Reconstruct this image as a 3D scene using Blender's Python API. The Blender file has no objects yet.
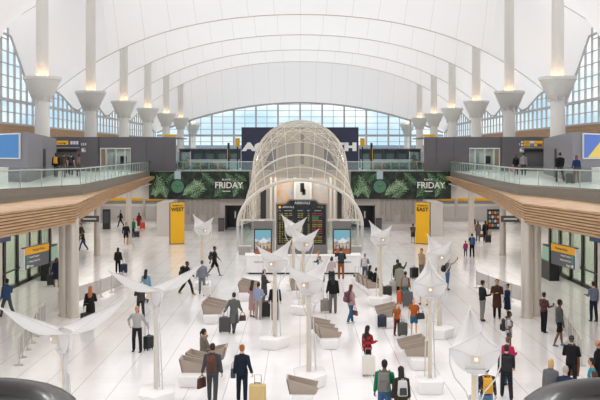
import bpy, bmesh, math, random
from mathutils import Vector, Matrix
random.seed(11)
SC = bpy.context.scene
COL = SC.collection
PI = math.pi
F, H, YH = 888.0, 7.7, 153.0        # focal length in pixels, eye height (m), horizon row
MZ = 5.9                            # mezzanine floor height
rad = math.radians

def fl(px, py):                     # pixel on the floor -> x, y
    d = F * H / (py - YH)
    return ((px - 300) * d / F, d)
def at(px, py, d):                  # pixel at depth d -> point
    return Vector(((px - 300) * d / F, d, H - (py - YH) * d / F))

# ---------------------------------------------------------------- materials
def lin(h):
    h = h.lstrip('#')
    c = [int(h[i:i + 2], 16) / 255 for i in (0, 2, 4)]
    return tuple([x / 12.92 if x <= .04045 else ((x + .055) / 1.055) ** 2.4 for x in c]) + (1,)
_M = {}
def nodes(m):
    m.use_nodes = True
    nt = m.node_tree
    return nt, nt.nodes, nt.links, nt.nodes['Principled BSDF']
def mat(hexc, rough=.6, metal=0.0, var=.08, scale=14., name=None, spec=None):
    key = (hexc, rough, metal, var, scale)
    if key in _M: return _M[key]
    m = bpy.data.materials.new(name or 'surface_' + hexc.strip('#'))
    nt, N, L, B = nodes(m)
    c = lin(hexc)
    B.inputs['Roughness'].default_value = rough
    B.inputs['Metallic'].default_value = metal
    if spec is not None: B.inputs['Specular IOR Level'].default_value = spec
    if var > 0:
        tc = N.new('ShaderNodeTexCoord'); nz = N.new('ShaderNodeTexNoise'); nz.inputs['Scale'].default_value = scale
        nz.inputs['Detail'].default_value = 3
        mx = N.new('ShaderNodeMix'); mx.data_type = 'RGBA'
        mx.inputs[6].default_value = tuple(x * (1 - var) for x in c[:3]) + (1,)
        mx.inputs[7].default_value = tuple(min(1, x * (1 + var)) for x in c[:3]) + (1,)
        L.new(tc.outputs['Object'], nz.inputs['Vector']); L.new(nz.outputs['Fac'], mx.inputs[0]); L.new(mx.outputs[2], B.inputs['Base Color'])
    else:
        B.inputs['Base Color'].default_value = c
    _M[key] = m
    return m
def emis(hexc, strength=1., name=None):
    key = ('e', hexc, strength)
    if key in _M: return _M[key]
    m = bpy.data.materials.new(name or 'lit_' + hexc.strip('#'))
    nt, N, L, B = nodes(m)
    B.inputs['Base Color'].default_value = (.02, .02, .02, 1)
    B.inputs['Emission Color'].default_value = lin(hexc); B.inputs['Emission Strength'].default_value = strength
    _M[key] = m
    return m
def glass(name, tint='#eef6f4', milk=0.0, milkc='#e9e6e0', gloss=.06, rough=.03):
    m = bpy.data.materials.new(name); m.use_nodes = True
    nt = m.node_tree; N = nt.nodes; L = nt.links; N.clear()
    out = N.new('ShaderNodeOutputMaterial'); tr = N.new('ShaderNodeBsdfTransparent'); gl = N.new('ShaderNodeBsdfGlossy')
    tr.inputs['Color'].default_value = lin(tint); gl.inputs['Roughness'].default_value = rough
    mx = N.new('ShaderNodeMixShader'); mx.inputs[0].default_value = gloss
    L.new(tr.outputs[0], mx.inputs[1]); L.new(gl.outputs[0], mx.inputs[2])
    last = mx
    if milk > 0:
        df = N.new('ShaderNodeBsdfDiffuse'); df.inputs['Color'].default_value = lin(milkc)
        tl = N.new('ShaderNodeBsdfTranslucent'); tl.inputs['Color'].default_value = lin(milkc)
        m2 = N.new('ShaderNodeMixShader'); m2.inputs[0].default_value = .5
        L.new(df.outputs[0], m2.inputs[1]); L.new(tl.outputs[0], m2.inputs[2])
        m3 = N.new('ShaderNodeMixShader'); m3.inputs[0].default_value = milk
        L.new(mx.outputs[0], m3.inputs[1]); L.new(m2.outputs[0], m3.inputs[2]); last = m3
    L.new(last.outputs[0], out.inputs['Surface'])
    return m
def math_node(N, L, op, a, b=None):
    n = N.new('ShaderNodeMath'); n.operation = op
    for i, v in enumerate((a, b)):
        if v is None: continue
        if isinstance(v, (int, float)): n.inputs[i].default_value = v
        else: L.new(v, n.inputs[i])
    return n.outputs[0]

# ---------------------------------------------------------------- mesh builder
class MB:
    def __init__(s): s.v = []; s.f = []; s.m = []
    def add(s, verts, faces, mi=0):
        b = len(s.v); s.v += [tuple(p) for p in verts]
        s.f += [tuple(b + i for i in q) for q in faces]; s.m += [mi] * len(faces)
        return s
    def join(s, o, M=None, mi=None):
        b = len(s.v); s.v += [tuple(M @ Vector(p)) if M else p for p in o.v]
        s.f += [tuple(b + i for i in q) for q in o.f]; s.m += o.m if mi is None else [mi] * len(o.f)
        return s
    def box(s, c, d, rz=0., mi=0, top=1.0, topy=None):    # top: scale of the top face
        x, y, z = d[0] / 2, d[1] / 2, d[2] / 2; ty = top if topy is None else topy
        P = [(-x, -y, -z), (x, -y, -z), (x, y, -z), (-x, y, -z), (-x * top, -y * ty, z), (x * top, -y * ty, z), (x * top, y * ty, z), (-x * top, y * ty, z)]
        R = Matrix.Rotation(rz, 3, 'Z'); c = Vector(c)
        return s.add([c + R @ Vector(p) for p in P], [(3, 2, 1, 0), (4, 5, 6, 7), (0, 1, 5, 4), (1, 2, 6, 5), (2, 3, 7, 6), (3, 0, 4, 7)], mi)
    def prism(s, poly, z0, z1, mi=0):                      # poly counter-clockwise in plan
        n = len(poly)
        a = sum(poly[i][0] * poly[(i + 1) % n][1] - poly[(i + 1) % n][0] * poly[i][1] for i in range(n))
        if a < 0: poly = poly[::-1]
        V = [(p[0], p[1], z0) for p in poly] + [(p[0], p[1], z1) for p in poly]
        Fs = [tuple(range(n))[::-1], tuple(range(n, 2 * n))] + [(i, (i + 1) % n, n + (i + 1) % n, n + i) for i in range(n)]
        return s.add(V, Fs, mi)
    def slab(s, poly, off, mi=0):                          # poly of 3-D points, extruded by off
        n = len(poly); V = [Vector(p) for p in poly]; V += [p + Vector(off) for p in V[:n]]
        return s.add(V, [tuple(range(n))[::-1], tuple(range(n, 2 * n))] + [(i, (i + 1) % n, n + (i + 1) % n, n + i) for i in range(n)], mi)
    def tube(s, pts, rads, n=8, ref=(0, 1, 0), mi=0, cap=True):
        pts = [Vector(p) for p in pts]
        if not isinstance(rads, (list, tuple)): rads = [rads] * len(pts)
        V = []; ref = Vector(ref); b = None
        for i, p in enumerate(pts):
            t = (pts[min(i + 1, len(pts) - 1)] - pts[max(i - 1, 0)]).normalized()
            w = ref - t * ref.dot(t) if b is None else b - t * b.dot(t)
            if w.length < 1e-4: w = Vector((1, 0, 0)) - t * t.x
            if w.length < 1e-4: w = Vector((0, 0, 1)) - t * t.z
            b = w.normalized(); a = b.cross(t)
            r = rads[i]; rx, ry = r if isinstance(r, (tuple, list)) else (r, r)
            for k in range(n):
                an = 2 * PI * k / n
                V.append(p + a * rx * math.cos(an) + b * ry * math.sin(an))
        Fs = []
        for i in range(len(pts) - 1):
            for k in range(n):
                k2 = (k + 1) % n
                Fs.append((i * n + k, i * n + k2, (i + 1) * n + k2, (i + 1) * n + k))
        if cap: Fs += [tuple(range(n))[::-1], tuple(range((len(pts) - 1) * n, len(pts) * n))]
        return s.add(V, Fs, mi)
    def lathe(s, prof, c=(0, 0, 0), n=24, mi=0, cap=True):
        V = [(c[0] + r * math.cos(2 * PI * k / n), c[1] + r * math.sin(2 * PI * k / n), c[2] + z) for r, z in prof for k in range(n)]
        Fs = [(i * n + k, i * n + (k + 1) % n, (i + 1) * n + (k + 1) % n, (i + 1) * n + k) for i in range(len(prof) - 1) for k in range(n)]
        if cap: Fs += [tuple(range(n))[::-1], tuple(range((len(prof) - 1) * n, len(prof) * n))]
        return s.add(V, Fs, mi)
    def ball(s, c, r, n=10, m=6, mi=0):
        rx, ry, rz = r if isinstance(r, (tuple, list)) else (r, r, r)
        V = [(c[0], c[1], c[2] - rz)]; 
        for i in range(1, m):
            a = PI * i / m - PI / 2
            V += [(c[0] + rx * math.cos(a) * math.cos(2 * PI * k / n), c[1] + ry * math.cos(a) * math.sin(2 * PI * k / n), c[2] + rz * math.sin(a)) for k in range(n)]
        V.append((c[0], c[1], c[2] + rz)); T = len(V) - 1
        Fs = [(0, 1 + (k + 1) % n, 1 + k) for k in range(n)]
        for i in range(m - 2):
            Fs += [(1 + i * n + k, 1 + i * n + (k + 1) % n, 1 + (i + 1) * n + (k + 1) % n, 1 + (i + 1) * n + k) for k in range(n)]
        Fs += [(1 + (m - 2) * n + k, 1 + (m - 2) * n + (k + 1) % n, T) for k in range(n)]
        return s.add(V, Fs, mi)
    def grid(s, fn, nu, nv, mi=0, wrap=False):
        V = [fn(i / nu, j / nv) for j in range(nv + 1) for i in range(nu + 1)]
        w = nu + 1
        return s.add(V, [(j * w + i, j * w + i + 1, (j + 1) * w + i + 1, (j + 1) * w + i) for j in range(nv) for i in range(nu)], mi)
    def mesh(s, name, mats, smooth=False, bevel=0., seg=2, sharp=35):
        me = bpy.data.meshes.new(name)
        me.from_pydata(s.v, [], s.f)
        mats = mats if isinstance(mats, (list, tuple)) else [mats]
        for m in mats: me.materials.append(m)
        if len(mats) > 1: me.polygons.foreach_set('material_index', s.m)
        if bevel > 0:
            bm = bmesh.new(); bm.from_mesh(me)
            ed = [e for e in bm.edges if len(e.link_faces) == 2 and e.calc_face_angle(0) > .5]
            bmesh.ops.bevel(bm, geom=ed, offset=bevel, segments=seg, profile=.5, affect='EDGES', clamp_overlap=True)
            bm.to_mesh(me); bm.free()
        if smooth:
            me.polygons.foreach_set('use_smooth', [True] * len(me.polygons))
            try: me.set_sharp_from_angle(angle=rad(sharp))
            except Exception: pass
        me.update()
        return me
    def obj(s, name, mats, parent=None, **k):
        return link(name, s.mesh(name, mats, **k), parent)
def link(name, me, parent=None):
    o = bpy.data.objects.new(name, me); COL.objects.link(o)
    if parent: o.parent = parent
    return o
def tag(o, label, cat, group=None, kind=None):
    if label: o['label'] = label
    if cat: o['category'] = cat
    if group: o['group'] = group
    if kind: o['kind'] = kind
    return o
def thing(name, label, cat, loc=(0, 0, 0), rz=0., group=None):
    o = bpy.data.objects.new(name, None); COL.objects.link(o)
    o.location = loc; o.rotation_euler = (0, 0, rz); o.empty_display_size = .2
    return tag(o, label, cat, group)
def struct(o, label=None, cat=None):
    o['kind'] = 'structure'
    if label: o['label'] = label
    if cat: o['category'] = cat
    return o
def lettering(txt, size, m, parent, loc, rot=(PI / 2, 0, 0), name='lettering', bold=0., align='CENTER', sx=1., depth=.004):
    cu = bpy.data.curves.new('t', 'FONT'); cu.body = txt; cu.size = size; cu.align_x = align; cu.align_y = 'CENTER'
    cu.extrude = depth; cu.offset = bold; cu.resolution_u = 3
    t = bpy.data.objects.new('t', cu)
    me = bpy.data.meshes.new_from_object(t); bpy.data.objects.remove(t); me.name = name
    me.materials.clear(); me.materials.append(m)
    o = link(name, me, parent); o.location = loc; o.rotation_euler = rot; o.scale = (sx, 1, 1)
    return o
ORD = ['nearest', 'second', 'third', 'fourth', 'fifth', 'sixth', 'seventh', 'eighth', 'ninth', 'tenth', 'eleventh', 'twelfth', 'thirteenth', 'fourteenth', 'fifteenth', 'sixteenth', 'seventeenth', 'eighteenth', 'nineteenth']
SIDE = {-1: 'left', 1: 'right'}
SKY = 1.4; SUN = 3.1; FILL = 3000; EXPO = 0.0
# ================================================================ surfaces of the hall
def floor_mat():
    m = bpy.data.materials.new('terrazzo_tiles'); nt, N, L, B = nodes(m)
    ge = N.new('ShaderNodeNewGeometry'); sp = N.new('ShaderNodeSeparateXYZ'); L.new(ge.outputs['Position'], sp.inputs[0])
    def joint(ax, per, w):
        q = math_node(N, L, 'FRACT', math_node(N, L, 'DIVIDE', math_node(N, L, 'ADD', sp.outputs[ax], 1000 * per + per / 2), per))
        return math_node(N, L, 'LESS_THAN', math_node(N, L, 'ABSOLUTE', math_node(N, L, 'SUBTRACT', q, .5)), w / per / 2)
    jx = joint(0, 1.213, .022); jy = math_node(N, L, 'MULTIPLY', joint(1, 1.213, .014), .45)
    j = math_node(N, L, 'MAXIMUM', jx, jy)
    # tile to tile tone
    cx = math_node(N, L, 'FLOOR', math_node(N, L, 'DIVIDE', math_node(N, L, 'ADD', sp.outputs[0], 1213.6), 1.213))
    cy = math_node(N, L, 'FLOOR', math_node(N, L, 'DIVIDE', math_node(N, L, 'ADD', sp.outputs[1], 1213.6), 1.213))
    cb = N.new('ShaderNodeCombineXYZ'); L.new(cx, cb.inputs[0]); L.new(cy, cb.inputs[1])
    wn = N.new('ShaderNodeTexWhiteNoise'); L.new(cb.outputs[0], wn.inputs['Vector'])
    mx = N.new('ShaderNodeMix'); mx.data_type = 'RGBA'; mx.inputs[6].default_value = lin('#f0edec'); mx.inputs[7].default_value = lin('#f4f2f1')
    L.new(wn.outputs['Value'], mx.inputs[0])
    m2 = N.new('ShaderNodeMix'); m2.data_type = 'RGBA'; m2.inputs[7].default_value = lin('#bdb8b4')
    L.new(j, m2.inputs[0]); L.new(mx.outputs[2], m2.inputs[6]); L.new(m2.outputs[2], B.inputs['Base Color'])
    nz = N.new('ShaderNodeTexNoise'); nz.inputs['Scale'].default_value = .6; L.new(ge.outputs['Position'], nz.inputs['Vector'])
    mr = N.new('ShaderNodeMapRange'); mr.inputs[3].default_value = .10; mr.inputs[4].default_value = .2
    L.new(nz.outputs['Fac'], mr.inputs[0]); L.new(mr.outputs[0], B.inputs['Roughness'])
    return m
def fabric_mat():
    m = bpy.data.materials.new('roof_membrane'); nt, N, L, B = nodes(m); N.remove(B)
    out = [n for n in N if n.type == 'OUTPUT_MATERIAL'][0]
    ge = N.new('ShaderNodeNewGeometry'); sp = N.new('ShaderNodeSeparateXYZ'); L.new(ge.outputs['Position'], sp.inputs[0])
    q = math_node(N, L, 'FRACT', math_node(N, L, 'DIVIDE', math_node(N, L, 'ADD', sp.outputs[0], 311.5), 3.1))
    j = math_node(N, L, 'LESS_THAN', math_node(N, L, 'ABSOLUTE', math_node(N, L, 'SUBTRACT', q, .5)), .011)
    j = math_node(N, L, 'MULTIPLY', j, math_node(N, L, 'LESS_THAN', math_node(N, L, 'ABSOLUTE', sp.outputs[0]), 23.5))
    mx = N.new('ShaderNodeMix'); mx.data_type = 'RGBA'; mx.inputs[6].default_value = lin('#edebeb'); mx.inputs[7].default_value = lin('#dddad8')
    L.new(j, mx.inputs[0])
    df = N.new('ShaderNodeBsdfDiffuse'); tl = N.new('ShaderNodeBsdfTranslucent'); ms = N.new('ShaderNodeMixShader'); ms.inputs[0].default_value = .37
    L.new(mx.outputs[2], df.inputs['Color']); L.new(mx.outputs[2], tl.inputs['Color'])
    L.new(df.outputs[0], ms.inputs[1]); L.new(tl.outputs[0], ms.inputs[2]); L.new(ms.outputs[0], out.inputs['Surface'])
    return m
M_FLOOR = floor_mat(); M_FAB = fabric_mat()
M_WHITE = mat('#ebe8e5', .5); M_PAINT = mat('#cfc8c2', .6, scale=2, var=.04); M_GREYW = mat('#605d61', .45, scale=1.2, var=.05)
M_MULL = mat('#b9b7b8', .5, 0, var=.03); M_DARK = mat('#26262a', .45); M_BLACK = mat('#141416', .4); M_STEEL = mat('#c9c5bf', .28, .85, var=.04)
M_COLM = mat('#d3cabe', .3, .3, scale=3, var=.05); M_MAST = mat('#dedad4', .55, scale=3, var=.03); M_YEL = mat('#f2b70c', .5, var=.03)
M_FASC = mat('#7d766c', .5, scale=2, var=.05); M_TAUPE = mat('#a99a8d', .75, scale=30, var=.07); M_CORIAN = mat('#efecea', .3, scale=4, var=.02)
M_LAT = mat('#d9d2c7', .45, var=.05); M_BEIGE = mat('#d8c6a8', .5, scale=8, var=.07)
M_GLASS = glass('clear_glass', '#eef4f2', gloss=.05); M_RAILG = glass('rail_glass', '#eef5f2', milk=.03, milkc='#d9e6e0', gloss=.07)
M_TEAL = glass('teal_glass', '#7fa6a4', milk=.12, milkc='#56807c', gloss=.12); M_DOMEG = glass('dome_glass', '#eee9df', milk=.2, milkc='#ebe8e2', gloss=.06)
def wood_mat():
    m = bpy.data.materials.new('slatted_oak'); nt, N, L, B = nodes(m)
    tc = N.new('ShaderNodeTexCoord'); mp = N.new('ShaderNodeMapping'); mp.inputs['Scale'].default_value = (.5, .5, 9)
    nz = N.new('ShaderNodeTexNoise'); nz.inputs['Scale'].default_value = 2.2; nz.inputs['Detail'].default_value = 5
    cr = N.new('ShaderNodeValToRGB'); cr.color_ramp.elements[0].position = .3; cr.color_ramp.elements[0].color = lin('#a07c5a')
    cr.color_ramp.elements[1].position = .7; cr.color_ramp.elements[1].color = lin('#c29d76')
    L.new(tc.outputs['Object'], mp.inputs[0]); L.new(mp.outputs[0], nz.inputs['Vector']); L.new(nz.outputs['Fac'], cr.inputs[0]); L.new(cr.outputs[0], B.inputs['Base Color'])
    B.inputs['Roughness'].default_value = .55
    return m
M_WOOD = wood_mat()

# ---------------------------------------------------------------- roof
SP = 18.25; MAST_D = [78.9 + SP * k for k in range(6)]; MAST_X = 22.9
VAL_D = [MAST_D[0] - SP / 2 + SP * k for k in range(0, 6)]   # 69.8, 88, 106.3, 124.5, 142.8, 161
def z_val(x, k):
    if k <= 1:
        a = abs(x); return 27.2 - (.0045 * x * x if a < 18 else .0045 * 324 + .27 * (a - 18) + .018 * (a - 18) ** 2)
    return 24.3 - .00702 * x * x - 4.3e-6 * x ** 4
def z_rid(x):
    a = abs(x)
    return 27.5 + 9.5 * (a / MAST_X) ** 3 if a <= MAST_X else 37 - 24. * ((a - MAST_X) / 6.3) ** .8
def z_end(x): return 17.9 - .0072 * x * x
XE = 29.2
def roof_z(x, y):
    k = math.floor((y - MAST_D[0]) / SP)                       # bay between mast rows k and k + 1
    if k >= 5:
        t = (180 - y) / (180 - MAST_D[5]); zv = z_end(x)
        return zv + (z_rid(x) - zv) * max(0, t) ** 1.15
    t = abs((y - MAST_D[0]) / SP - k - .5) * 2
    zv = z_val(x, k + 1)
    return zv + (z_rid(x) - zv) * t ** 1.06
ys = [MAST_D[0] + SP / 8 * i for i in range(-8 * 5, 8 * 5 + 1)] + [MAST_D[5] + (180 - MAST_D[5]) * i / 4 for i in range(1, 5)]
xs = [-XE + 2 * XE * i / 64 for i in range(65)]; xs = sorted(xs + [-MAST_X, MAST_X])
mb = MB(); w = len(xs)
mb.add([(x, y, roof_z(x, y)) for y in ys for x in xs], [(j * w + i, (j + 1) * w + i, (j + 1) * w + i + 1, j * w + i + 1) for j in range(len(ys) - 1) for i in range(w - 1)])
struct(mb.obj('ceiling', M_FAB, smooth=True, sharp=28), 'white tensile membrane roof in arched scallops over the hall', 'ceiling')
cb = MB()
for k in range(1, 6):
    cb.tube([(x, VAL_D[k], z_val(x, k) - .02) for x in xs], .055, 6)
struct(cb.obj('trim_1', mat('#c9bfb2', .6)), 'valley cables along the lower edges of the roof scallops', 'roof cable')

# ---------------------------------------------------------------- clerestory and end wall
def clerestory(s, nm, n):
    zb = 10.6
    gl = MB(); fr = MB()
    yy = [70 + 2.05 * i for i in range(54)]
    for a, b in zip(yy, yy[1:]):
        za, zc = roof_z(XE, a) - .05, roof_z(XE, b) - .05
        gl.add([(s * XE, a, zb), (s * XE, b, zb), (s * XE, b, zc), (s * XE, a, zc)], [(0, 1, 2, 3)])
    for i, a in enumerate(yy):
        zt = roof_z(XE, a); r = .16 if i % 2 == 0 else .08
        fr.box((s * (XE - .1), a, (zb + zt) / 2), (.22, r, zt - zb))
    for zz, t in ((zb + .05, .2), (13., .3)):
        fr.box((s * (XE - .1), 124, zz), (.24, 108, t))
    z = 11.8
    while z < 21:
        if abs(z - 13) > .4:
            run = []
            for a, b in zip(yy, yy[1:]):
                if min(roof_z(XE, a), roof_z(XE, b)) > z: fr.box((s * (XE - .08), (a + b) / 2, z), (.1, b - a, .09))
        z += 1.2
    for k in range(40):                                     # raking edge frame that follows the membrane
        a = 70.5 + 2.7 * k; b = a + 2.7
        if b < 179: fr.tube([(s * (XE - .06), a, roof_z(XE, a)), (s * (XE - .06), b, roof_z(XE, b))], .13, 6)
    o = gl.obj('window_%d' % n, M_GLASS); fr.obj('window_frame', M_MULL, o)
    struct(o, 'long gridded clerestory glazing under the roof on the %s side' % SIDE[s], 'window')
    wp = MB()
    for i in range(16):                                     # horizontal oak boards with gaps
        wp.box((s * (XE - .1), 124, 6.0 + .29 * i + .12), (.12, 108, .235))
    wp.box((s * (XE + .05), 124, 8.25), (.1, 108, 4.7))
    struct(wp.obj('wall_%s' % nm, M_WOOD), 'oak slat wall below the clerestory on the %s side' % SIDE[s], 'wall')
clerestory(-1, 'left_clerestory', 2); clerestory(1, 'right_clerestory', 3)
gl = MB(); fr = MB()
n = 24
for i in range(n):
    a = -29 + 58 * i / n; b = -29 + 58 * (i + 1) / n
    gl.add([(a, 180, MZ), (b, 180, MZ), (b, 180, z_end(b)), (a, 180, z_end(a))], [(0, 1, 2, 3)])
x = -26.8
k = 0
while x < 29:
    zt = z_end(x); thick = k % 2 == 0
    fr.box((x, 179.85, (MZ + zt) / 2), (.34 if thick else .1, .35, zt - MZ)); x += 2.235; k += 1
z = 6.2
while z < 17.7:
    hw = math.sqrt(max(0, (17.9 - z) / .0072)); hw = min(29, hw)
    fr.box((0, 179.85, z), (2 * hw, .3, .42 if abs(z - 11.24) < .3 else .1)); z += 1.26
fr.tube([(x, 179.9, z_end(x)) for x in [-29 + 2 * i for i in range(30)]], .2, 6)
o = gl.obj('window_1', M_GLASS); fr.obj('window_frame', M_MULL, o)
struct(o, 'arched gridded end window looking out to pale sky', 'window')

# ---------------------------------------------------------------- roof masts
def ring(r0, r1, z, n=28):
    m = MB(); m.add([(r0 * math.cos(2 * PI * k / n), r0 * math.sin(2 * PI * k / n), z) for k in range(n)] + [(r1 * math.cos(2 * PI * k / n), r1 * math.sin(2 * PI * k / n), z) for k in range(n)],
                    [(k, n + k, n + (k + 1) % n, (k + 1) % n) for k in range(n)])
    return m
M_LAMP = emis('#ffd29a', 22.)
for s in (-1, 1):
    for k in range(7):
        d = MAST_D[k] if k < 6 else 189.5
        sx = s * MAST_X
        where = ['nearest', 'second', 'third', 'fourth', 'fifth', 'sixth', 'farthest'][k]
        lab = 'white roof mast with glowing flared bowl, %s of the %s row' % (where, SIDE[s]) if k < 6 else 'greyish roof mast standing outside behind the end window on the %s' % SIDE[s]
        r = thing('roof_mast', lab, 'mast', (sx, d, 0), 0, 'roof masts')
        zb = 14.45 if k < 6 else 13.9
        top = z_rid(MAST_X) - .3 if k < 6 else 24
        MB().lathe([(.54, zb - .6), (.54, zb + 2), (.5, top)], n=28).obj('shaft', M_MAST, r, smooth=True)
        MB().lathe([(.72, 0), (.66, 10.5), (.60, zb - 1.6)], n=28).obj('lower_column', M_MAST, r, smooth=True)
        MB().lathe([(.62, zb - 2.15), (.92, zb - 1.72), (1.0, zb - 1.66), (1.58, zb - .32), (1.66, zb - .28), (1.68, zb), (1.5, zb), (.7, zb - 1.2), (.56, zb - 1.2)], n=32, cap=False).obj('bowl', M_MAST, r, smooth=True, sharp=30)
        for q in range(8):
            a = PI / 8 + q * PI / 4
            MB().box((.8 * math.cos(a), .8 * math.sin(a), zb - 2.0), (.22, .05, .5), rz=a).obj('bracket', M_MAST, r)
        ring(.62, 1.0, zb - .5).obj('lamp_ring', M_LAMP, r)

# ---------------------------------------------------------------- floor, mezzanine slabs
struct(MB().box((0, 45, -.1), (90, 130, .2)).obj('floor', M_FLOOR), 'glossy white tiled hall floor with thin joints', 'floor')
EDGE = [(-21.5, 10), (-14.7, 43.4), (-12.3, 50.2), (-14.9, 88.6)]          # glass line of the left mezzanine
WOODL = [(-15.5, 12), (-11.45, 33.7), (-10.3, 41.0), (-12.95, 61), (-13.6, 74), (-14.3, 87.5)]
def mir(P, s): return [(-p[0] if s > 0 else p[0],) + tuple(p[1:]) for p in P]
def offset_path(P, off):                                     # towards the hall (+x for the left side)
    out = []
    for i in range(len(P)):
        a = Vector(P[max(i - 1, 0)][:2]); b = Vector(P[min(i + 1, len(P) - 1)][:2]); t = (b - a).normalized()
        out.append((P[i][0] + t.y * off, P[i][1] - t.x * off))
    return out
M_CARP = mat('#e4e3e0', .25, scale=.8, var=.04)
for s in (-1, 1):
    nm = SIDE[s]
    poly = mir([(-45, 10)] + EDGE + [(-45, 88.6)], s)
    m_ = MB().prism(poly, MZ - .06, MZ)
    struct(m_.obj('floor_mezzanine_' + nm, M_CARP), 'pale floor of the %s mezzanine' % nm, 'floor')
    fa = MB()
    e2 = mir(offset_path(EDGE, -.12), s); e1 = mir(EDGE, s)
    for i in range(3):
        a, b, c, d = e1[i], e1[i + 1], e2[i + 1], e2[i]
        fa.prism([a, b, c, d], MZ - .78, MZ + .03)
        fa.prism([(a[0], a[1]), (b[0], b[1]), (b[0] - s * .02, b[1]), (a[0] - s * .02, a[1])], MZ - .42, MZ - .40)
    struct(fa.obj('trim_%d' % (2 if s < 0 else 3), M_FASC), 'grey metal fascia along the edge of the %s mezzanine' % nm, 'fascia')
    # wooden belly: slatted face swept along the plan line
    wd = MB()
    prof = [(-1.0, 1.0), (-.04, 1.0)]
    ns = 8
    for i in range(ns):
        t0 = 1 - i / ns; t1 = 1 - (i + .7) / ns; o = -.02 if i < ns - 2 else -.05 * (i - ns + 3)
        prof += [(o, t0), (o, t1), (o - .12, t1), (o - .12, 1 - (i + 1) / ns)]
    prof += [(-.45, -.03), (-3.2, -.03)]
    bot = [4.4, 4.4, 4.42, 4.45, 4.68, 5.12]; top = [5.42, 5.42, 5.38, 5.3, 5.36, 5.42]
    V = []; NP = len(prof)
    for i, p in enumerate(WOODL):
        for o_, t in prof:
            q = offset_path(WOODL, o_)[i]; V.append((q[0], q[1], bot[i] + (top[i] - bot[i]) * t))
    Fs = [(i * NP + j, (i + 1) * NP + j, (i + 1) * NP + j + 1, i * NP + j + 1) for i in range(len(WOODL) - 1) for j in range(NP - 1)]
    last = (len(WOODL) - 1) * NP
    Fs.append(tuple(range(last, last + NP)))
    wd.add(mir(V, s), Fs if s < 0 else [f[::-1] for f in Fs])
    inner = offset_path(WOODL, -.9)
    for i in range(len(WOODL) - 1):                          # slatted ledge running back to the fascia
        a, b = inner[i], inner[i + 1]
        g0 = [(a[0], a[1], top[i] - .002), (b[0], b[1], top[i + 1] - .002), (b[0] - 3.6, b[1] + .2, 5.2), (a[0] - 3.6, a[1] + .2, 5.2)]
        wd.add(mir(g0, s), [(0, 1, 2, 3)])
    struct(wd.obj('trim_%d' % (4 if s < 0 else 5), M_WOOD), 'curved oak slat fascia under the %s mezzanine' % nm, 'fascia')
    # ceiling below the mezzanine
    cl = MB().prism(mir([(-45, 12)] + [(p[0] - .5, p[1]) for p in WOODL[:5]] + [(-14.6, 87.3), (-45, 87.3)], s), 4.62, 4.7)
    struct(cl.obj('ceiling_under_' + nm, M_WHITE), 'white ceiling below the %s mezzanine' % nm, 'ceiling')
    # glass balustrade
    r = thing('glass_balustrade', 'glass balustrade with slim posts along the %s mezzanine edge' % nm, 'balustrade', (e1[1][0], e1[1][1], MZ))
    ox, oy = e1[1]
    P = [Vector((p[0] - ox, p[1] - oy, 0)) for p in mir(offset_path(EDGE, -.06), s)]
    hr = MB(); hr.tube([p + Vector((0, 0, .92)) for p in P], .035, 8); hr.obj('handrail', M_STEEL, r, smooth=True)
    for i in range(3):
        L_ = (P[i + 1] - P[i]).length; n = max(1, round(L_ / 1.75)); t = (P[i + 1] - P[i]).normalized()
        for q in range(n):
            a = P[i] + t * (L_ * q / n + .03); b = P[i] + t * (L_ * (q + 1) / n - .03); nn = Vector((t.y, -t.x, 0)) * .008
            MB().slab([a + Vector((0, 0, .03)), b + Vector((0, 0, .03)), b + Vector((0, 0, 1.07)), a + Vector((0, 0, 1.07))], nn).obj('glass_panel', M_RAILG, r)
            MB().box(P[i] + t * (L_ * q / n) + Vector((-s * -.05, 0, .46)), (.04, .05, .9)).obj('post', M_STEEL, r)
# bridge behind, with its floor and rail
struct(MB().box((0, 134.5, MZ - .2), (58, 91.4, .4)).obj('floor_bridge', mat('#b9bfbd', .3)), 'upper level floor running back to the end window', 'floor')

# ---------------------------------------------------------------- columns under the mezzanines
COLS = [(-10.62, 41.55, .27, 'front'), (-11.15, 42.05, .27, 'front outer'), (-15.3, 67, .24, 'middle'), (-14.55, 75.5, .25, 'rear'), (-15.75, 46.3, .22, 'outer')]
for s in (-1, 1):
    for x, y, r_, w_ in COLS:
        o = MB().lathe([(r_ + .03, 0), (r_ + .03, .12), (r_, .13), (r_, 4.66)], n=24).obj('column', M_COLM, smooth=True); o.location = (-s * x if s > 0 else x, y, 0)
        struct(o, 'round satin metal %s column below the %s mezzanine' % (w_, SIDE[s]), 'column')

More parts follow.
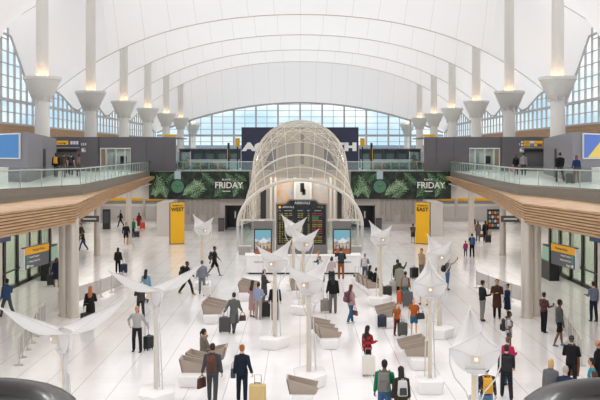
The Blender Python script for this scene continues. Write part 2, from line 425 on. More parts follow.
# ---------------------------------------------------------------- upper grey walls
M_CORR = mat('#575558', .5, scale=1.5, var=.05)
for s in (-1, 1):
    nm = SIDE[s]
    w_ = MB()
    def wl(x0, x1, y0, y1, z0, z1, mi=0): w_.box((-s * (x0 + x1) / 2 if s > 0 else (x0 + x1) / 2, (y0 + y1) / 2, (z0 + z1) / 2), (abs(x1 - x0), abs(y1 - y0), z1 - z0), 0, mi)
    zt = 9.3
    wl(-12.4, -16.9, 88.6, 89.0, MZ - .02, zt); wl(-16.9, -19.95, 88.6, 89.0, 8.22, zt); wl(-19.95, -20.1, 88.6, 89., MZ, zt)
    wl(-20.1, -22.2, 88.3, 88.8, MZ, zt); wl(-22.2, -25.5, 88.3, 88.8, 8.05, zt); wl(-25.5, -29.0, 88.3, 88.8, MZ, zt)
    wl(-22.2, -25.5, 91.5, 91.7, MZ, zt, 1)                 # recess back
    wl(-12.4, -29.0, 88.85, 98, zt - .1, zt)
    for xx in (-13.6, -15.3, -21.2): wl(xx, xx - .03, 88.27 if xx < -20 else 88.57, 88.6, MZ, zt, 1)
    struct(w_.obj('wall_mezzanine_' + nm, [M_GREYW, M_CORR]), 'dark grey panelled wall at the back of the %s mezzanine' % nm, 'wall')
    # angled block with the screen
    A = [(-16.6, 54.1), (-21.5, 78.4), (-26, 78.4), (-26, 57.0), (-25.5, 61.6)]
    blk = MB().prism(mir([(-16.6, 54.1), (-21.5, 78.4), (-34, 78.4), (-34, 73.0)], s), MZ, 8.98)
    blk.prism(mir([(-18.72, 65.0), (-18.86, 65.7), (-18.8, 65.72), (-18.66, 65.02)], s), MZ, 8.0, 1)
    struct(blk.obj('wall_block_' + nm, [mat('#757277', .45, scale=1., var=.04), M_BLACK]), 'lighter grey angled wall beside the big screen on the %s mezzanine' % nm, 'wall')
    # vestibule doors
    o = MB()
    cxs = -s * -18.42 if s > 0 else -18.42
    fr = MB()
    for xx in (-1.5, -.95, -.9, 0, .05, .9, .95, 1.5): fr.box((xx, 0, 1.15), (.1, .1, 2.3))
    fr.box((0, 0, 2.26), (3.1, .12, .12)); fr.box((0, 0, .06), (3.1, .12, .12))
    o = fr.obj('door_%d' % (3 if s < 0 else 4), M_WHITE); o.location = (cxs, 88.7, MZ)
    g_ = MB(); g_.box((0, 0, 1.15), (2.96, .02, 2.1)); g_.obj('glass_pane', M_GLASS, o)
    bk = MB(); bk.box((0, 2.6, 1.15), (3.0, .1, 2.3)); bk.box((-.4, 1.6, .9), (.35, .3, 1.8), mi=1); bk.box((.55, 1.2, 1.1), (.6, .3, .8), mi=2); bk.obj('lobby_back', [mat('#d0d6d0', .6), mat('#9aa6ae', .5), M_BLACK], o)
    struct(o, 'white framed glass vestibule doors at the back of the %s mezzanine' % nm, 'door')
    # white return panel next to the banner and corbel block
    struct(MB().box((s * 14.2, 88.75, 4.5), (3.0, .3, 2.75)).obj('wall_return_' + nm, M_PAINT), 'white wall panel at the end of the %s oak fascia' % nm, 'wall')

# ---------------------------------------------------------------- lower back walls
lw = MB()
M_PANEL = mat('#b9b0aa', .5, scale=.9, var=.06)
for s in (-1, 1):
    nm = SIDE[s]; W = MB()
    def bx(x0, x1, y, th, z0, z1, mi=0): W.box((s * (x0 + x1) / 2, y + th / 2, (z0 + z1) / 2), (abs(x1 - x0), th, z1 - z0), 0, mi)
    bx(7.45, 12.4, 88.0, .4, 0, 5.9); bx(4.9, 7.45, 88.0, .4, 2.55, 5.9); bx(0, 4.9, 88.4, .3, 0, 5.9)
    for q in range(9):                                       # vertical panel ribs
        bx(8.0 + q * .5, 8.3 + q * .5, 87.9, .12, .95 if q % 3 else 1.6, 3.1, 1)
    bx(7.45, 12.4, 87.96, .05, 0, .62, 2)
    bx(12.1, 13.2, 81.9, 6.2, 0, 3.12, 2)                    # pilaster
    bx(12.4, 14.2, 88.05, .4, 3.1, 5.9, 2)
    struct(W.obj('wall_back_' + nm, [M_PANEL, mat('#a0978f', .5, scale=1), M_PAINT]), 'grey ribbed back wall below the banner on the %s' % nm, 'wall')
    # recess with dark doors
    dm = MB(); dm.box((0, 0, 1.27), (2.5, .08, 2.5)); dm.box((-s * .1, -.06, 1.2), (.5, .05, 2.2), mi=1); dm.box((-s * -.5, -.08, 1.35), (.14, .04, .7), mi=2)
    o = dm.obj('door_%d' % (5 if s < 0 else 6), [M_DARK, M_BLACK, M_STEEL]); o.location = (s * 6.17, 91.6, 0)
    jm = MB(); jm.box((s * 1.28, -1.7, 1.27), (.1, 3.4, 2.54)); jm.box((-s * 1.28, -1.7, 1.27), (.1, 3.4, 2.54)); jm.box((0, -1.7, 2.58), (2.6, 3.4, .1)); jm.box((0, -3.66, 2.66), (2.9, .2, .3), mi=1)
    jm.obj('door_frame', [mat('#4a4648', .5), mat('#aaa39e', .5)], o)
    struct(o, 'dark recessed doorway in the lower back wall on the %s' % nm, 'door')
    # far side concourse walls
    W2 = MB()
    W2.box((s * 19.2, 99.2, 2.4), (13, .3, 4.8)); W2.box((s * 25.4, 78.5, 2.4), (.3, 41, 4.8)); W2.box((s * 13.2, 94.2, 2.4), (.3, 10.4, 4.8))
    struct(W2.obj('wall_concourse_' + nm, mat('#cbc6c3', .55, scale=.6, var=.05)), 'pale wall of the %s side concourse' % nm, 'wall')
    pn = MB(); pn.box((s * 17.6, 99.0, 1.0), (3.2, .06, 1.5)); pn.box((s * 21.0, 99.0, 1.0), (3., .06, 1.5))
    struct(pn.obj('trim_%d' % (10 if s < 0 else 11), mat('#b5b0b0', .5)), 'grey wall panels at the end of the %s concourse' % nm, 'wall panel')
    # glazed exit doors
    fr = MB()
    yy = [40 + 2.25 * i for i in range(9)]
    for a in yy: fr.box((0, a - 49, 1.95), (.16, .34, 3.9))
    for a, b in zip(yy, yy[1:]): fr.box((-s * .06, (a + b) / 2 - 49, 1.05), (.06, b - a, .07))
    fr.box((0, 0, 3.95), (.2, 18.2, .35)); fr.box((0, 0, .1), (.16, 18.2, .2))
    o = fr.obj('door_%d' % (1 if s < 0 else 2), M_BLACK); o.location = (s * 16.35, 49, 0)
    MB().box((s * .02, 0, 2), (.02, 18, 3.8)).obj('glass_pane', glass('green_glass', '#e3ece2', milk=.2, milkc='#d5dfd3', gloss=.08), o)
    struct(o, 'black framed glass exit doors below the %s mezzanine' % nm, 'door')
    struct(MB().box((s * 20.8, 58.3, 2.35), (9.0, .2, 4.7)).box((s * 20.8, 24, 2.35), (.3, 28, 4.7)).obj('wall_exit_' + nm, M_PAINT), 'white wall beside the glass exit doors on the %s' % nm, 'wall')
# world outside
gm = mat('#8f959b', .9, scale=.05)
struct(MB().box((0, 700, -.6), (2400, 1700, .4)).obj('ground_outside', gm), 'grey apron outside the end window', 'ground')
t = thing('concourse_building', 'long low pale concourse building outside beyond the end window', 'building', (0, 420, 0))
MB().box((0, 0, 4.9), (420, 30, 9.8)).obj('wall', mat('#d3d9de', .7), t); MB().box((0, -.5, 10.5), (430, 34, 1.5)).obj('roof', mat('#7d8fa3', .7), t)
# ================================================================ glass shell in the middle
def arc_st(t, r, zc, z0=2.0):                                # stilted arch, t 0..1
    h = zc - z0; L_ = 2 * h + PI * r; q = t * L_
    if q < h: return (-r, z0 + q)
    if q > L_ - h: return (r, z0 + (L_ - q))
    a = PI - (q - h) / r; return (r * math.cos(a), zc + r * math.sin(a))
def shell(t, v):
    if v <= 1:
        a = PI * (1 - t); rx, rz = 4.9 * math.cos(a), 1.95 + 3.62 * math.sin(a)
        mx_, mz_ = arc_st(t, 4.0, 6.5); q = math.sin(v * PI / 2)
        return (rx + (mx_ - rx) * q, 70 + 6 * v, rz + (mz_ - rz) * q)
    q = v - 1
    a, b = arc_st(t, 4.0, 6.5), arc_st(t, 3.7, 5.6)
    return (a[0] + (b[0] - a[0]) * q, 76 + 11.4 * q, a[1] + (b[1] - a[1]) * q)
r = thing('glass_canopy', 'milky glass shell canopy with cream lattice over the arrivals entrance', 'canopy', (0, 70, 0))
sh = lambda t, v: (lambda p: (p[0], p[1] - 70, p[2]))(shell(t, v))
MB().grid(lambda u, v: sh(u, v * 2), 36, 24).obj('glass_skin', M_DOMEG, r, smooth=True)
lt = MB()
NT = 16
for i in range(NT + 1):                                      # ribs front to back
    lt.tube([sh(i / NT, v / 8) for v in range(0, 17)], .02, 5)
for v, w_ in ((0, .13), (.13, .05), (.26, .08), (.42, .028), (.6, .028), (.8, .028), (1, .04), (1.25, .022), (1.5, .028), (1.75, .028), (2, .1)):
    lt.tube([sh(i / 40, v) for i in range(41)], w_, 6)
for i in range(-10, NT + 1, 1):                              # crossing diagonals
    for sg in (1, -1):
        pts = [sh((i + j * .5 if sg > 0 else NT - i - j * .5) / NT, .42 + j * .079) for j in range(21) if 0 <= i + j * .5 <= NT]
        if len(pts) > 1: lt.tube(pts, .02, 5)
lt.obj('lattice', M_LAT, r, smooth=True)
for s in (-1, 1):
    pf = MB(); pf.box((s * 4.9, 0, .98), (.22, .3, 1.96)); pf.obj('footing', M_STEEL, r)
    bm_ = MB(); bm_.box((s * 3.1, -.4, 2.45), (3.2, .18, .16)); bm_.obj('beam', M_LAT, r)
    for xx in (4.55, 2.05, 1.75): MB().box((s * xx, -.4, 1.2), (.16, .16, 2.4)).obj('post', M_STEEL, r)
    MB().slab([(s * 4.45, -.42, .1), (s * 2.1, -.42, .1), (s * 2.1, -.42, 2.35), (s * 4.45, -.42, 2.35)], (0, .02, 0)).obj('glass_screen', M_RAILG, r)
# lobby seen through the shell
def mural_mat():
    m = bpy.data.materials.new('mural'); nt, N, L, B = nodes(m)
    tc = N.new('ShaderNodeTexCoord'); nz = N.new('ShaderNodeTexNoise'); nz.inputs['Scale'].default_value = .9; nz.inputs['Detail'].default_value = 4; nz.inputs['Distortion'].default_value = 1.5
    cr = N.new('ShaderNodeValToRGB'); cr.color_ramp.interpolation = 'B_SPLINE'
    cr.color_ramp.elements[0].position = .3; cr.color_ramp.elements[0].color = lin('#8d98a6'); cr.color_ramp.elements[1].position = .72; cr.color_ramp.elements[1].color = lin('#c98a2c')
    e = cr.color_ramp.elements.new(.5); e.color = lin('#b7b3ac')
    L.new(tc.outputs['Object'], nz.inputs['Vector']); L.new(nz.outputs['Fac'], cr.inputs[0]); L.new(cr.outputs[0], B.inputs['Base Color']); B.inputs['Roughness'].default_value = .6
    return m
r = thing('entrance_lobby', 'lobby with mural panels and pale shaft inside the glass canopy', 'lobby', (0, 80, 0))
MB().box((0, 4, 2.9), (7.2, .2, 5.8)).obj('back_wall', mat('#b9b2aa', .5), r)
MB().box((-1.35, 0, 4.0), (1.9, .12, 2.9)).obj('mural_panel', mural_mat(), r); MB().box((1.75, 0, 4.0), (1.6, .12, 2.9)).obj('mural_panel', mural_mat(), r)
MB().box((.25, -.1, 4.35), (1.25, .2, 1.9)).box((.2, -.22, 4.6), (.35, .06, .8), mi=1).box((.35, -.22, 4.2), (.3, .06, .5), mi=1).obj('glass_cabinet', [mat('#c3c2bd', .4), M_BLACK], r)
for xx in (-2.6, -2.2, -.45, .95, 2.75, 3.1): MB().box((xx, -.3, 2.75), (.2, .2, 5.5)).obj('mullion', mat('#cfc9c2', .4), r)
MB().box((-3.3, -.2, 2.9), (.5, .2, 3.), mi=0).box((3.55, -.2, 2.9), (.4, .2, 3.)).obj('dark_bay', M_DARK, r)
MB().box((0, 6.2, 7.9), (4.6, 1.5, 4.1)).obj('lift_shaft', mat('#cfc8bd', .5), r)
MB().box((.2, 5.35, 8.1), (.35, .2, 2.9)).obj('guide_post', mat('#6c6a68', .4), r)
MB().box((-1.3, 5.42, 7.6), (1.6, .06, 2.4)).box((1.6, 5.42, 7.6), (1.3, .06, 2.4)).obj('shaft_panel', mat('#a9a69f', .5), r)

# ---------------------------------------------------------------- dark blue name board behind the shell
r = thing('name_board', 'navy board with large white capitals behind the glass canopy', 'sign', (0, 95, MZ))
MB().box((0, 0, 2.25), (12.5, .3, 4.6)).obj('panel', mat('#2b2d48', .5, scale=.6), r)
W_ = mat('#f4f2ee', .5, var=0)
lettering('AG', 1.1, W_, r, (-4.78, -.16, 2.42), bold=.085, sx=1.62); lettering('TH', 1.1, W_, r, (4.85, -.16, 2.42), bold=.085, sx=1.62)
for s in (-1, 1):
    nm = SIDE[s]
    r = thing('pylon_sign', 'yellow flag sign on a dark post beside the %s end of the navy board' % nm, 'sign', (s * 6.75, 96, MZ))
    MB().box((0, 0, 1.4), (.14, .14, 2.8)).obj('post', M_DARK, r); MB().box((0, -.1, 2.95), (.5, .12, .9)).obj('yellow_panel', M_YEL, r)
    r = thing('pylon', 'slim black pylon with yellow stripe on the upper level, %s of the navy board' % nm, 'pylon', (s * 7.8, 97, MZ))
    MB().box((0, 0, 1.45), (.24, .2, 2.9)).obj('body', M_BLACK, r); MB().box((-s * -.1, -.11, 1.2), (.06, .03, 2.2)).obj('stripe', M_YEL, r)
    r = thing('rail_barrier', 'glass barrier with orange capping along the upper bridge, %s half' % nm, 'barrier', (s * 10.2, 91, MZ))
    for i in range(7):
        xx = -2.7 + i * .9; MB().box((xx, 0, .42), (.1, .08, .84), mi=0).obj('post', mat('#b9874a' if i % 2 else '#8aa2a5', .5), r)
    for i in range(6): MB().box((-2.25 + i * .9, 0, .9), (.86, .16, .1)).obj('capping', mat('#d9962f' if i % 3 else '#8fa3a6', .5), r)
    MB().box((0, .02, .45), (5.4, .02, .7)).obj('glass_panel', M_TEAL, r)
    for i in range(5):
        r = thing('booth', 'dark glazed booth on the upper level, %s from the navy board on the %s' % (ORD[i], nm), 'booth', (s * (7.9 + i * 1.5), 108, MZ), 0, 'dark booths on the upper level')
        MB().box((0, 0, 1.1), (1.42, 1., 2.2)).obj('body', mat('#33383c', .4), r); MB().box((0, -.52, 1.15), (.9, .04, 1.1)).obj('pane', mat('#4f6667', .15), r)
        MB().box((0, -.1, 2.26), (1.5, 1.3, .14)).obj('roof', mat('#55525a', .5), r)
    r = thing('service_desk', 'pale teal service desk on the upper level behind the barrier on the %s' % nm, 'desk', (s * 9.6, 99, MZ))
    MB().box((0, 0, .5), (5.6, .8, 1.0)).obj('counter', mat('#9fc0bd', .4), r); MB().box((0, 0, 1.03), (5.8, 1., .06)).obj('top', M_WHITE, r)
    r = thing('glass_partition', 'tall glass partition at the %s end of the upper bridge' % nm, 'partition', (s * 11.7, 89.4, MZ))
    MB().box((0, 0, .95), (1.3, .02, 1.9)).obj('glass_panel', M_RAILG, r)
    for q in (-1, 1): MB().box((q * .66, 0, .98), (.07, .07, 1.96)).obj('post', M_STEEL, r)
r = thing('bridge_balustrade', 'glass balustrade with pale handrail along the front of the upper bridge', 'balustrade', (0, 88.75, MZ))
MB().box((0, 0, .93), (22, .07, .07)).obj('handrail', M_STEEL, r)
for i in range(14): MB().box((-10.2 + i * 1.57, 0, .5), (1.53, .02, .98)).obj('glass_panel', M_RAILG, r)

# ---------------------------------------------------------------- banners with fir branches, watch and lettering
def leaf_mat():
    m = bpy.data.materials.new('printed_foliage'); nt, N, L, B = nodes(m)
    tc = N.new('ShaderNodeTexCoord'); nz = N.new('ShaderNodeTexNoise'); nz.inputs['Scale'].default_value = 1.6; nz.inputs['Detail'].default_value = 6
    cr = N.new('ShaderNodeValToRGB'); cr.color_ramp.elements[0].position = .45; cr.color_ramp.elements[0].color = lin('#0d1410'); cr.color_ramp.elements[1].position = .75; cr.color_ramp.elements[1].color = lin('#35563a')
    L.new(tc.outputs['Object'], nz.inputs['Vector']); L.new(nz.outputs['Fac'], cr.inputs[0]); L.new(cr.outputs[0], B.inputs['Base Color']); B.inputs['Roughness'].default_value = .5
    return m
M_LEAF = leaf_mat(); NEED = [mat('#7fa67a', .5, var=0), mat('#a3c29a', .5, var=0), mat('#55855a', .5, var=0), mat('#9a7a45', .5, var=0)]
for s in (-1, 1):
    r = thing('banner', 'wide banner of fir branches with watch and FRIDAY lettering, %s of the glass canopy' % SIDE[s], 'banner', (s * 9.98 - (.0 if s < 0 else 0), 87.7, 4.52), 0)
    MB().box((0, .08, 0), (9.9, .14, 2.72)).obj('print', M_LEAF, r)
    rnd = random.Random(5)
    nd = MB()
    ok = lambda x, z: abs(x) < 4.9 and abs(z) < 1.34
    def twig(x, z, ang, ln, mi, wn):                         # a stem with flat needles on both sides
        k = max(4, int(ln / .055)); c, s_ = math.cos(ang), math.sin(ang)
        for i in range(k):
            t = i / k; px_, pz_ = x + c * ln * t, z + s_ * ln * t
            for sg in (-1, 1):
                a = ang + sg * rnd.uniform(.45, .8); l = wn * (1 - .55 * t) * rnd.uniform(.7, 1.15); ex, ez = px_ + math.cos(a) * l, pz_ + math.sin(a) * l
                wx_, wz_ = -math.sin(a) * .012, math.cos(a) * .012
                if ok(px_, pz_) and ok(ex, ez): nd.add([(px_ - wx_, -.004, pz_ - wz_), (px_ + wx_, -.004, pz_ + wz_), (ex + wx_ * .3, -.006, ez + wz_ * .3), (ex - wx_ * .3, -.006, ez - wz_ * .3)], [(0, 1, 2, 3)], (mi + (rnd.random() < .25)) % 3)
    def branch(x, z, ang, ln, mi, wn=.34):
        if mi == 3:
            w = MB(); nd.add([(x, -.007, z - .015), (x + math.cos(ang) * ln, -.007, z + math.sin(ang) * ln), (x + math.cos(ang) * ln, -.007, z + math.sin(ang) * ln + .02), (x, -.007, z + .02)], [(0, 1, 2, 3)], 3); return
        twig(x, z, ang, ln, mi, .2)
        n = int(ln / .3)
        for i in range(n):
            t = (i + .5) / n
            for sg in (-1, 1): twig(x + math.cos(ang) * ln * t, z + math.sin(ang) * ln * t, ang + sg * rnd.uniform(.5, .75), ln * .42 * (1 - .5 * t), mi, .17)
    for x, z, a, l, mi in ((-4.3, -1.2, 1.4, 2.0, 0), (-4.8, -.9, .4, 1.5, 1), (-3.2, -1.3, 1.9, 1.8, 0), (-1.6, -1., .7, 1.8, 1), (-1.5, -.6, .45, 1.9, 1), (-.9, -1.2, .55, 1.7, 0), (.6, -.4, 2.5, 1.4, 1), (1.5, -1.2, .9, 1.6, 2), (.3, 1.2, -.7, 1.5, 2), (2.6, 1.2, -.8, 1.5, 2), (3.4, -1.2, 1.2, 1.4, 0), (4.4, -.4, 2.3, 1.3, 0), (-2.4, 1.2, -2.3, 1.2, 2), (4.7, .4, 2.6, 1.2, 2), (-.4, -.1, .35, 1.3, 3)):
        branch(x, z, a, l, mi, .12 if mi == 3 else .36)
    nd.obj('fir_needles', NEED, r)
    wx = -2.1
    dial = MB(); dial.lathe([(.74, 0), (.74, .05), (.64, .06)], n=40); dl = dial.obj('watch_case', mat('#23292d', .35, .2), r); dl.location = (wx, -.01, -.13); dl.rotation_euler = (PI / 2, 0, 0)
    f_ = MB(); f_.lathe([(.62, 0), (.62, .012)], n=40); f_ = f_.obj('watch_face', mat('#4f8263', .5), r); f_.location = (wx, -.065, -.13); f_.rotation_euler = (PI / 2, 0, 0)
    MB().box((wx, -.02, .98), (.62, .04, .78)).obj('watch_strap', mat('#a9c0c4', .6), r)
    hd = MB(); hd.tube([(wx, -.085, -.15), (wx - .28, -.085, .05)], .022, 5); hd.tube([(wx, -.085, -.15), (wx + .38, -.085, .06)], .018, 5); hd.tube([(wx, -.085, -.1), (wx, -.085, -.5)], .01, 5)
    hd.obj('watch_hands', mat('#16241b', .5), r)
    lettering('FRIDAY', .86, W_, r, (2.95, -.02, -.03), bold=.012, sx=.97); lettering('BLACK', .26, W_, r, (2.7, -.02, .55), bold=.002, sx=1.05)
    ds = MB()
    for q in range(6): ds.box((2.4 + q * .13, -.02, -.6), (.1, .02, .1))
    ds.obj('small_print', W_, r)
    # yellow directory strip below the side balcony
    r = thing('yellow_strip_sign', 'long yellow topped fascia sign over the %s concourse opening' % SIDE[s], 'sign', (s * 17.0, 91.8, 2.5))
    MB().box((0, 0, .42), (8.2, .2, .28)).obj('yellow_band', M_YEL, r); MB().box((0, .02, .12), (8.2, .2, .34)).obj('grey_band', mat('#918b88', .5), r)
    MB().box((s * -.9, -.16, -.4), (.32, .14, 2.2)).obj('hanger', M_STEEL, r)

# ---------------------------------------------------------------- terminal pylons
for s, t2 in ((-1, 'WEST'), (1, 'EAST')):
    r = thing('terminal_sign', 'tall yellow sign slab reading TERMINAL %s standing on the floor' % t2, 'sign', (s * 10.35, 75, 0), rad(20) * -s, None)
    MB().box((0, .28, 1.76), (1.18, .5, 3.52)).obj('backing', mat('#5b6067', .5), r)
    MB().box((0, 0, 1.78), (1.18, .06, 3.44)).obj('yellow_face', M_YEL, r)
    dk = mat('#2a2418', .5, var=0)
    lettering('TERMINAL', .19, dk, r, (0, -.035, 3.25), sx=1.12, bold=.004); lettering(t2, .43, dk, r, (0, -.035, 2.92), bold=.016, sx=.98 if s < 0 else 1.05)

# ---------------------------------------------------------------- arrivals board
r = thing('arrivals_board', 'black arrivals board with yellow and red rows under the canopy', 'display board', (.12, 66, 0))
fr = MB(); fr.slab([(-1.92, 0, 0), (1.92, 0, 0), (1.92, 0, 3.95), (1.35, 0, 3.98), (1.05, 0, 4.25), (-.95, 0, 4.25), (-1.25, 0, 3.98), (-1.92, 0, 3.95)], (0, .3, 0))
fr.obj('frame', mat('#7d7875', .45), r)
MB().slab([(-1.8, -.03, .9), (1.8, -.03, .9), (1.8, -.03, 3.85), (1.28, -.03, 3.87), (.98, -.03, 4.16), (-.88, -.03, 4.16), (-1.18, -.03, 3.87), (-1.8, -.03, 3.85)], (0, .04, 0)).obj('screen', mat('#17171a', .25, var=0), r)
eY = emis('#c9b43a', .4); eR = emis('#b8323a', .4); eG = emis('#2b8a45', .4); eW = emis('#e8e6e0', .6); eO = emis('#f0b414', 1.)
lettering('ARRIVALS', .27, eW, r, (.05, -.04, 3.98), bold=.004, depth=.002); lettering('ARRIVALS', .2, eW, r, (-1.0, -.04, 3.68), bold=.003, depth=.002)
ic = MB(); ic.lathe([(.1, 0), (.1, .01)], n=16); ic = ic.obj('yellow_icon', eO, r); ic.location = (-1.62, -.035, 3.68); ic.rotation_euler = (PI / 2, 0, 0)
lettering('04:05', .2, eY, r, (1.4, -.04, 3.68), depth=.002)
hd = MB()
for x, w_ in ((-1.62, .2), (-1.0, .6), (-.1, .4), (.5, .22), (1.2, .5)): hd.box((x, -.04, 3.42), (w_, .01, .07))
hd.obj('column_heading', mat('#8a8a88', .5, var=0), r)
rw = MB(); rnd = random.Random(3)
for i in range(17):
    z = 3.2 - i * .133; rw = MB()
    for x, wmax in ((-1.62, .16), (-1.42, .1), (-1.15, .28), (-.82, .3), (-.2, .2), (.02, .2), (.52, .14)):
        w_ = wmax * rnd.uniform(.7, 1); 
        if rnd.random() < .9: rw.box((x, -.04, z), (w_, .01, .06), mi=0)
    c = [1, 1, 9, 9, 0, 1, 0, 0, 1, 1, 1, 1, 9, 0, 1, 0, 0][i]
    if c == 9: rw.box((1.02, -.04, z), (.5, .01, .13), mi=2)
    else:
        rw.box((.95, -.04, z), (.34, .01, .06), mi=c)
        rw.box((1.35, -.04, z), (.36, .01, .06), mi=c)
    rw.obj('flight_row', [eY, eR, eG], r)

# ---------------------------------------------------------------- city poster kiosks
def city_mat():
    m = bpy.data.materials.new('screen_picture'); nt, N, L, B = nodes(m)
    tc = N.new('ShaderNodeTexCoord'); sp = N.new('ShaderNodeSeparateXYZ'); L.new(tc.outputs['Object'], sp.inputs[0])
    vo = N.new('ShaderNodeTexVoronoi'); vo.inputs['Scale'].default_value = 7; L.new(tc.outputs['Object'], vo.inputs['Vector'])
    a = math_node(N, L, 'ADD', sp.outputs['Z'], math_node(N, L, 'MULTIPLY', math_node(N, L, 'SUBTRACT', vo.outputs['Distance'], .3), .35))
    cr = N.new('ShaderNodeValToRGB'); els = cr.color_ramp.elements
    els[0].position = .0; els[0].color = lin('#8a4a2c'); els[1].position = 1; els[1].color = lin('#79b9c4')
    for p, c in ((.2, '#b8622f'), (.3, '#7a4a3a'), (.4, '#3d5a94'), (.47, '#e0b35a'), (.55, '#4a6fb0'), (.6, '#e9e6e0'), (.72, '#7fb0c8')):
        e = els.new(p); e.color = lin(c)
    L.new(math_node(N, L, 'DIVIDE', a, 1.75), cr.inputs[0])
    B.inputs['Base Color'].default_value = (.01, .01, .01, 1); L.new(cr.outputs[0], B.inputs['Emission Color']); B.inputs['Emission Strength'].default_value = .8
    return m
M_CITY = city_mat()
for s, x in ((-1, -2.58), (1, 2.92)):
    r = thing('poster_kiosk', 'grey kiosk with lit city skyline screen, %s of the arrivals board' % SIDE[s], 'display', (x, 62, 0))
    MB().box((0, 0, 1.48), (1.3, .32, 2.96)).obj('housing', mat('#77716e', .45), r)
    MB().box((0, -.17, 1.46), (1.2, .02, 1.92)).obj('bezel', M_BLACK, r)
    sc_ = MB(); sc_.box((0, 0, .88), (1.1, .02, 1.76)); sc_ = sc_.obj('screen', M_CITY, r); sc_.location = (0, -.185, .58)
    mt = MB(); mt.slab([(-.32, -.2, 1.5), (-.18, -.2, 1.62), (-.05, -.2, 1.72), (.02, -.2, 1.82), (.12, -.2, 1.74), (.24, -.2, 1.66), (.36, -.2, 1.52), (.2, -.2, 1.44), (-.15, -.2, 1.44)], (0, .005, 0)).obj('screen_mountain', emis('#dfe9ef', .8), r)
    rnd = random.Random(9); bl = MB()
    for q in range(13): 
        h = rnd.uniform(.12, .5); bl.box((-.5 + q * .083, -.199, 1.05 + h / 2), (.06, .004, h), mi=q % 3)
    bl.obj('screen_skyline', [emis('#d9b058', .8), emis('#44609a', .8), emis('#c7d3dd', .8)], r)
    MB().slab([(-.55 if s < 0 else .0, -.12, 2.6), (.0 if s < 0 else .5, -.12, 2.6), (.12 if s < 0 else .6, -.12, 3.05), (-.25 if s < 0 else -.15, -.12, 3.05)], (0, .02, 0)).obj('header_panel', M_WHITE, r)
    r = thing('plinth_box', 'low grey plinth beside the foot of the glass canopy on the %s' % SIDE[s], 'plinth', (s * 4.2, 67.5, 0))
    MB().box((0, 0, .3), (.9, .6, .6)).obj('body', mat('#aaa39d', .5), r); MB().box((0, 0, .63), (.96, .66, .06)).obj('top', mat('#cdc7c0', .4), r)

# ---------------------------------------------------------------- information counter
r = thing('information_counter', 'long white panelled counter in front of the arrivals board', 'counter', (.18, 56.4, 0))
MB().prism([(-3.7, 1.4), (-3.62, .1), (-3.5, 0), (3.5, 0), (3.62, .1), (3.7, 1.4), (3.2, 1.4), (3.1, .6), (-3.1, .6), (-3.2, 1.4)], .1, 1.15).obj('front', M_CORIAN, r)
MB().box((0, .3, .05), (6.9, .55, .1)).obj('kick_plate', M_DARK, r)
MB().prism([(-3.75, 1.45), (-3.68, .05), (-3.52, -.06), (3.52, -.06), (3.68, .05), (3.75, 1.45), (3.15, 1.45), (3.05, .66), (-3.05, .66), (-3.15, 1.45)], 1.15, 1.2).obj('worktop', M_WHITE, r)
jn = MB()
for i in range(9): jn.box((-2.8 + i * .7, -.003, .63), (.012, .004, 1.0))
jn.obj('panel_joint', mat('#c9c5c1', .5), r)
dk = mat('#55504d', .5, var=0)
lettering('Information', .2, dk, r, (-2.6, -.01, .78), depth=.002); lettering('Information', .2, dk, r, (2.6, -.01, .78), depth=.002)

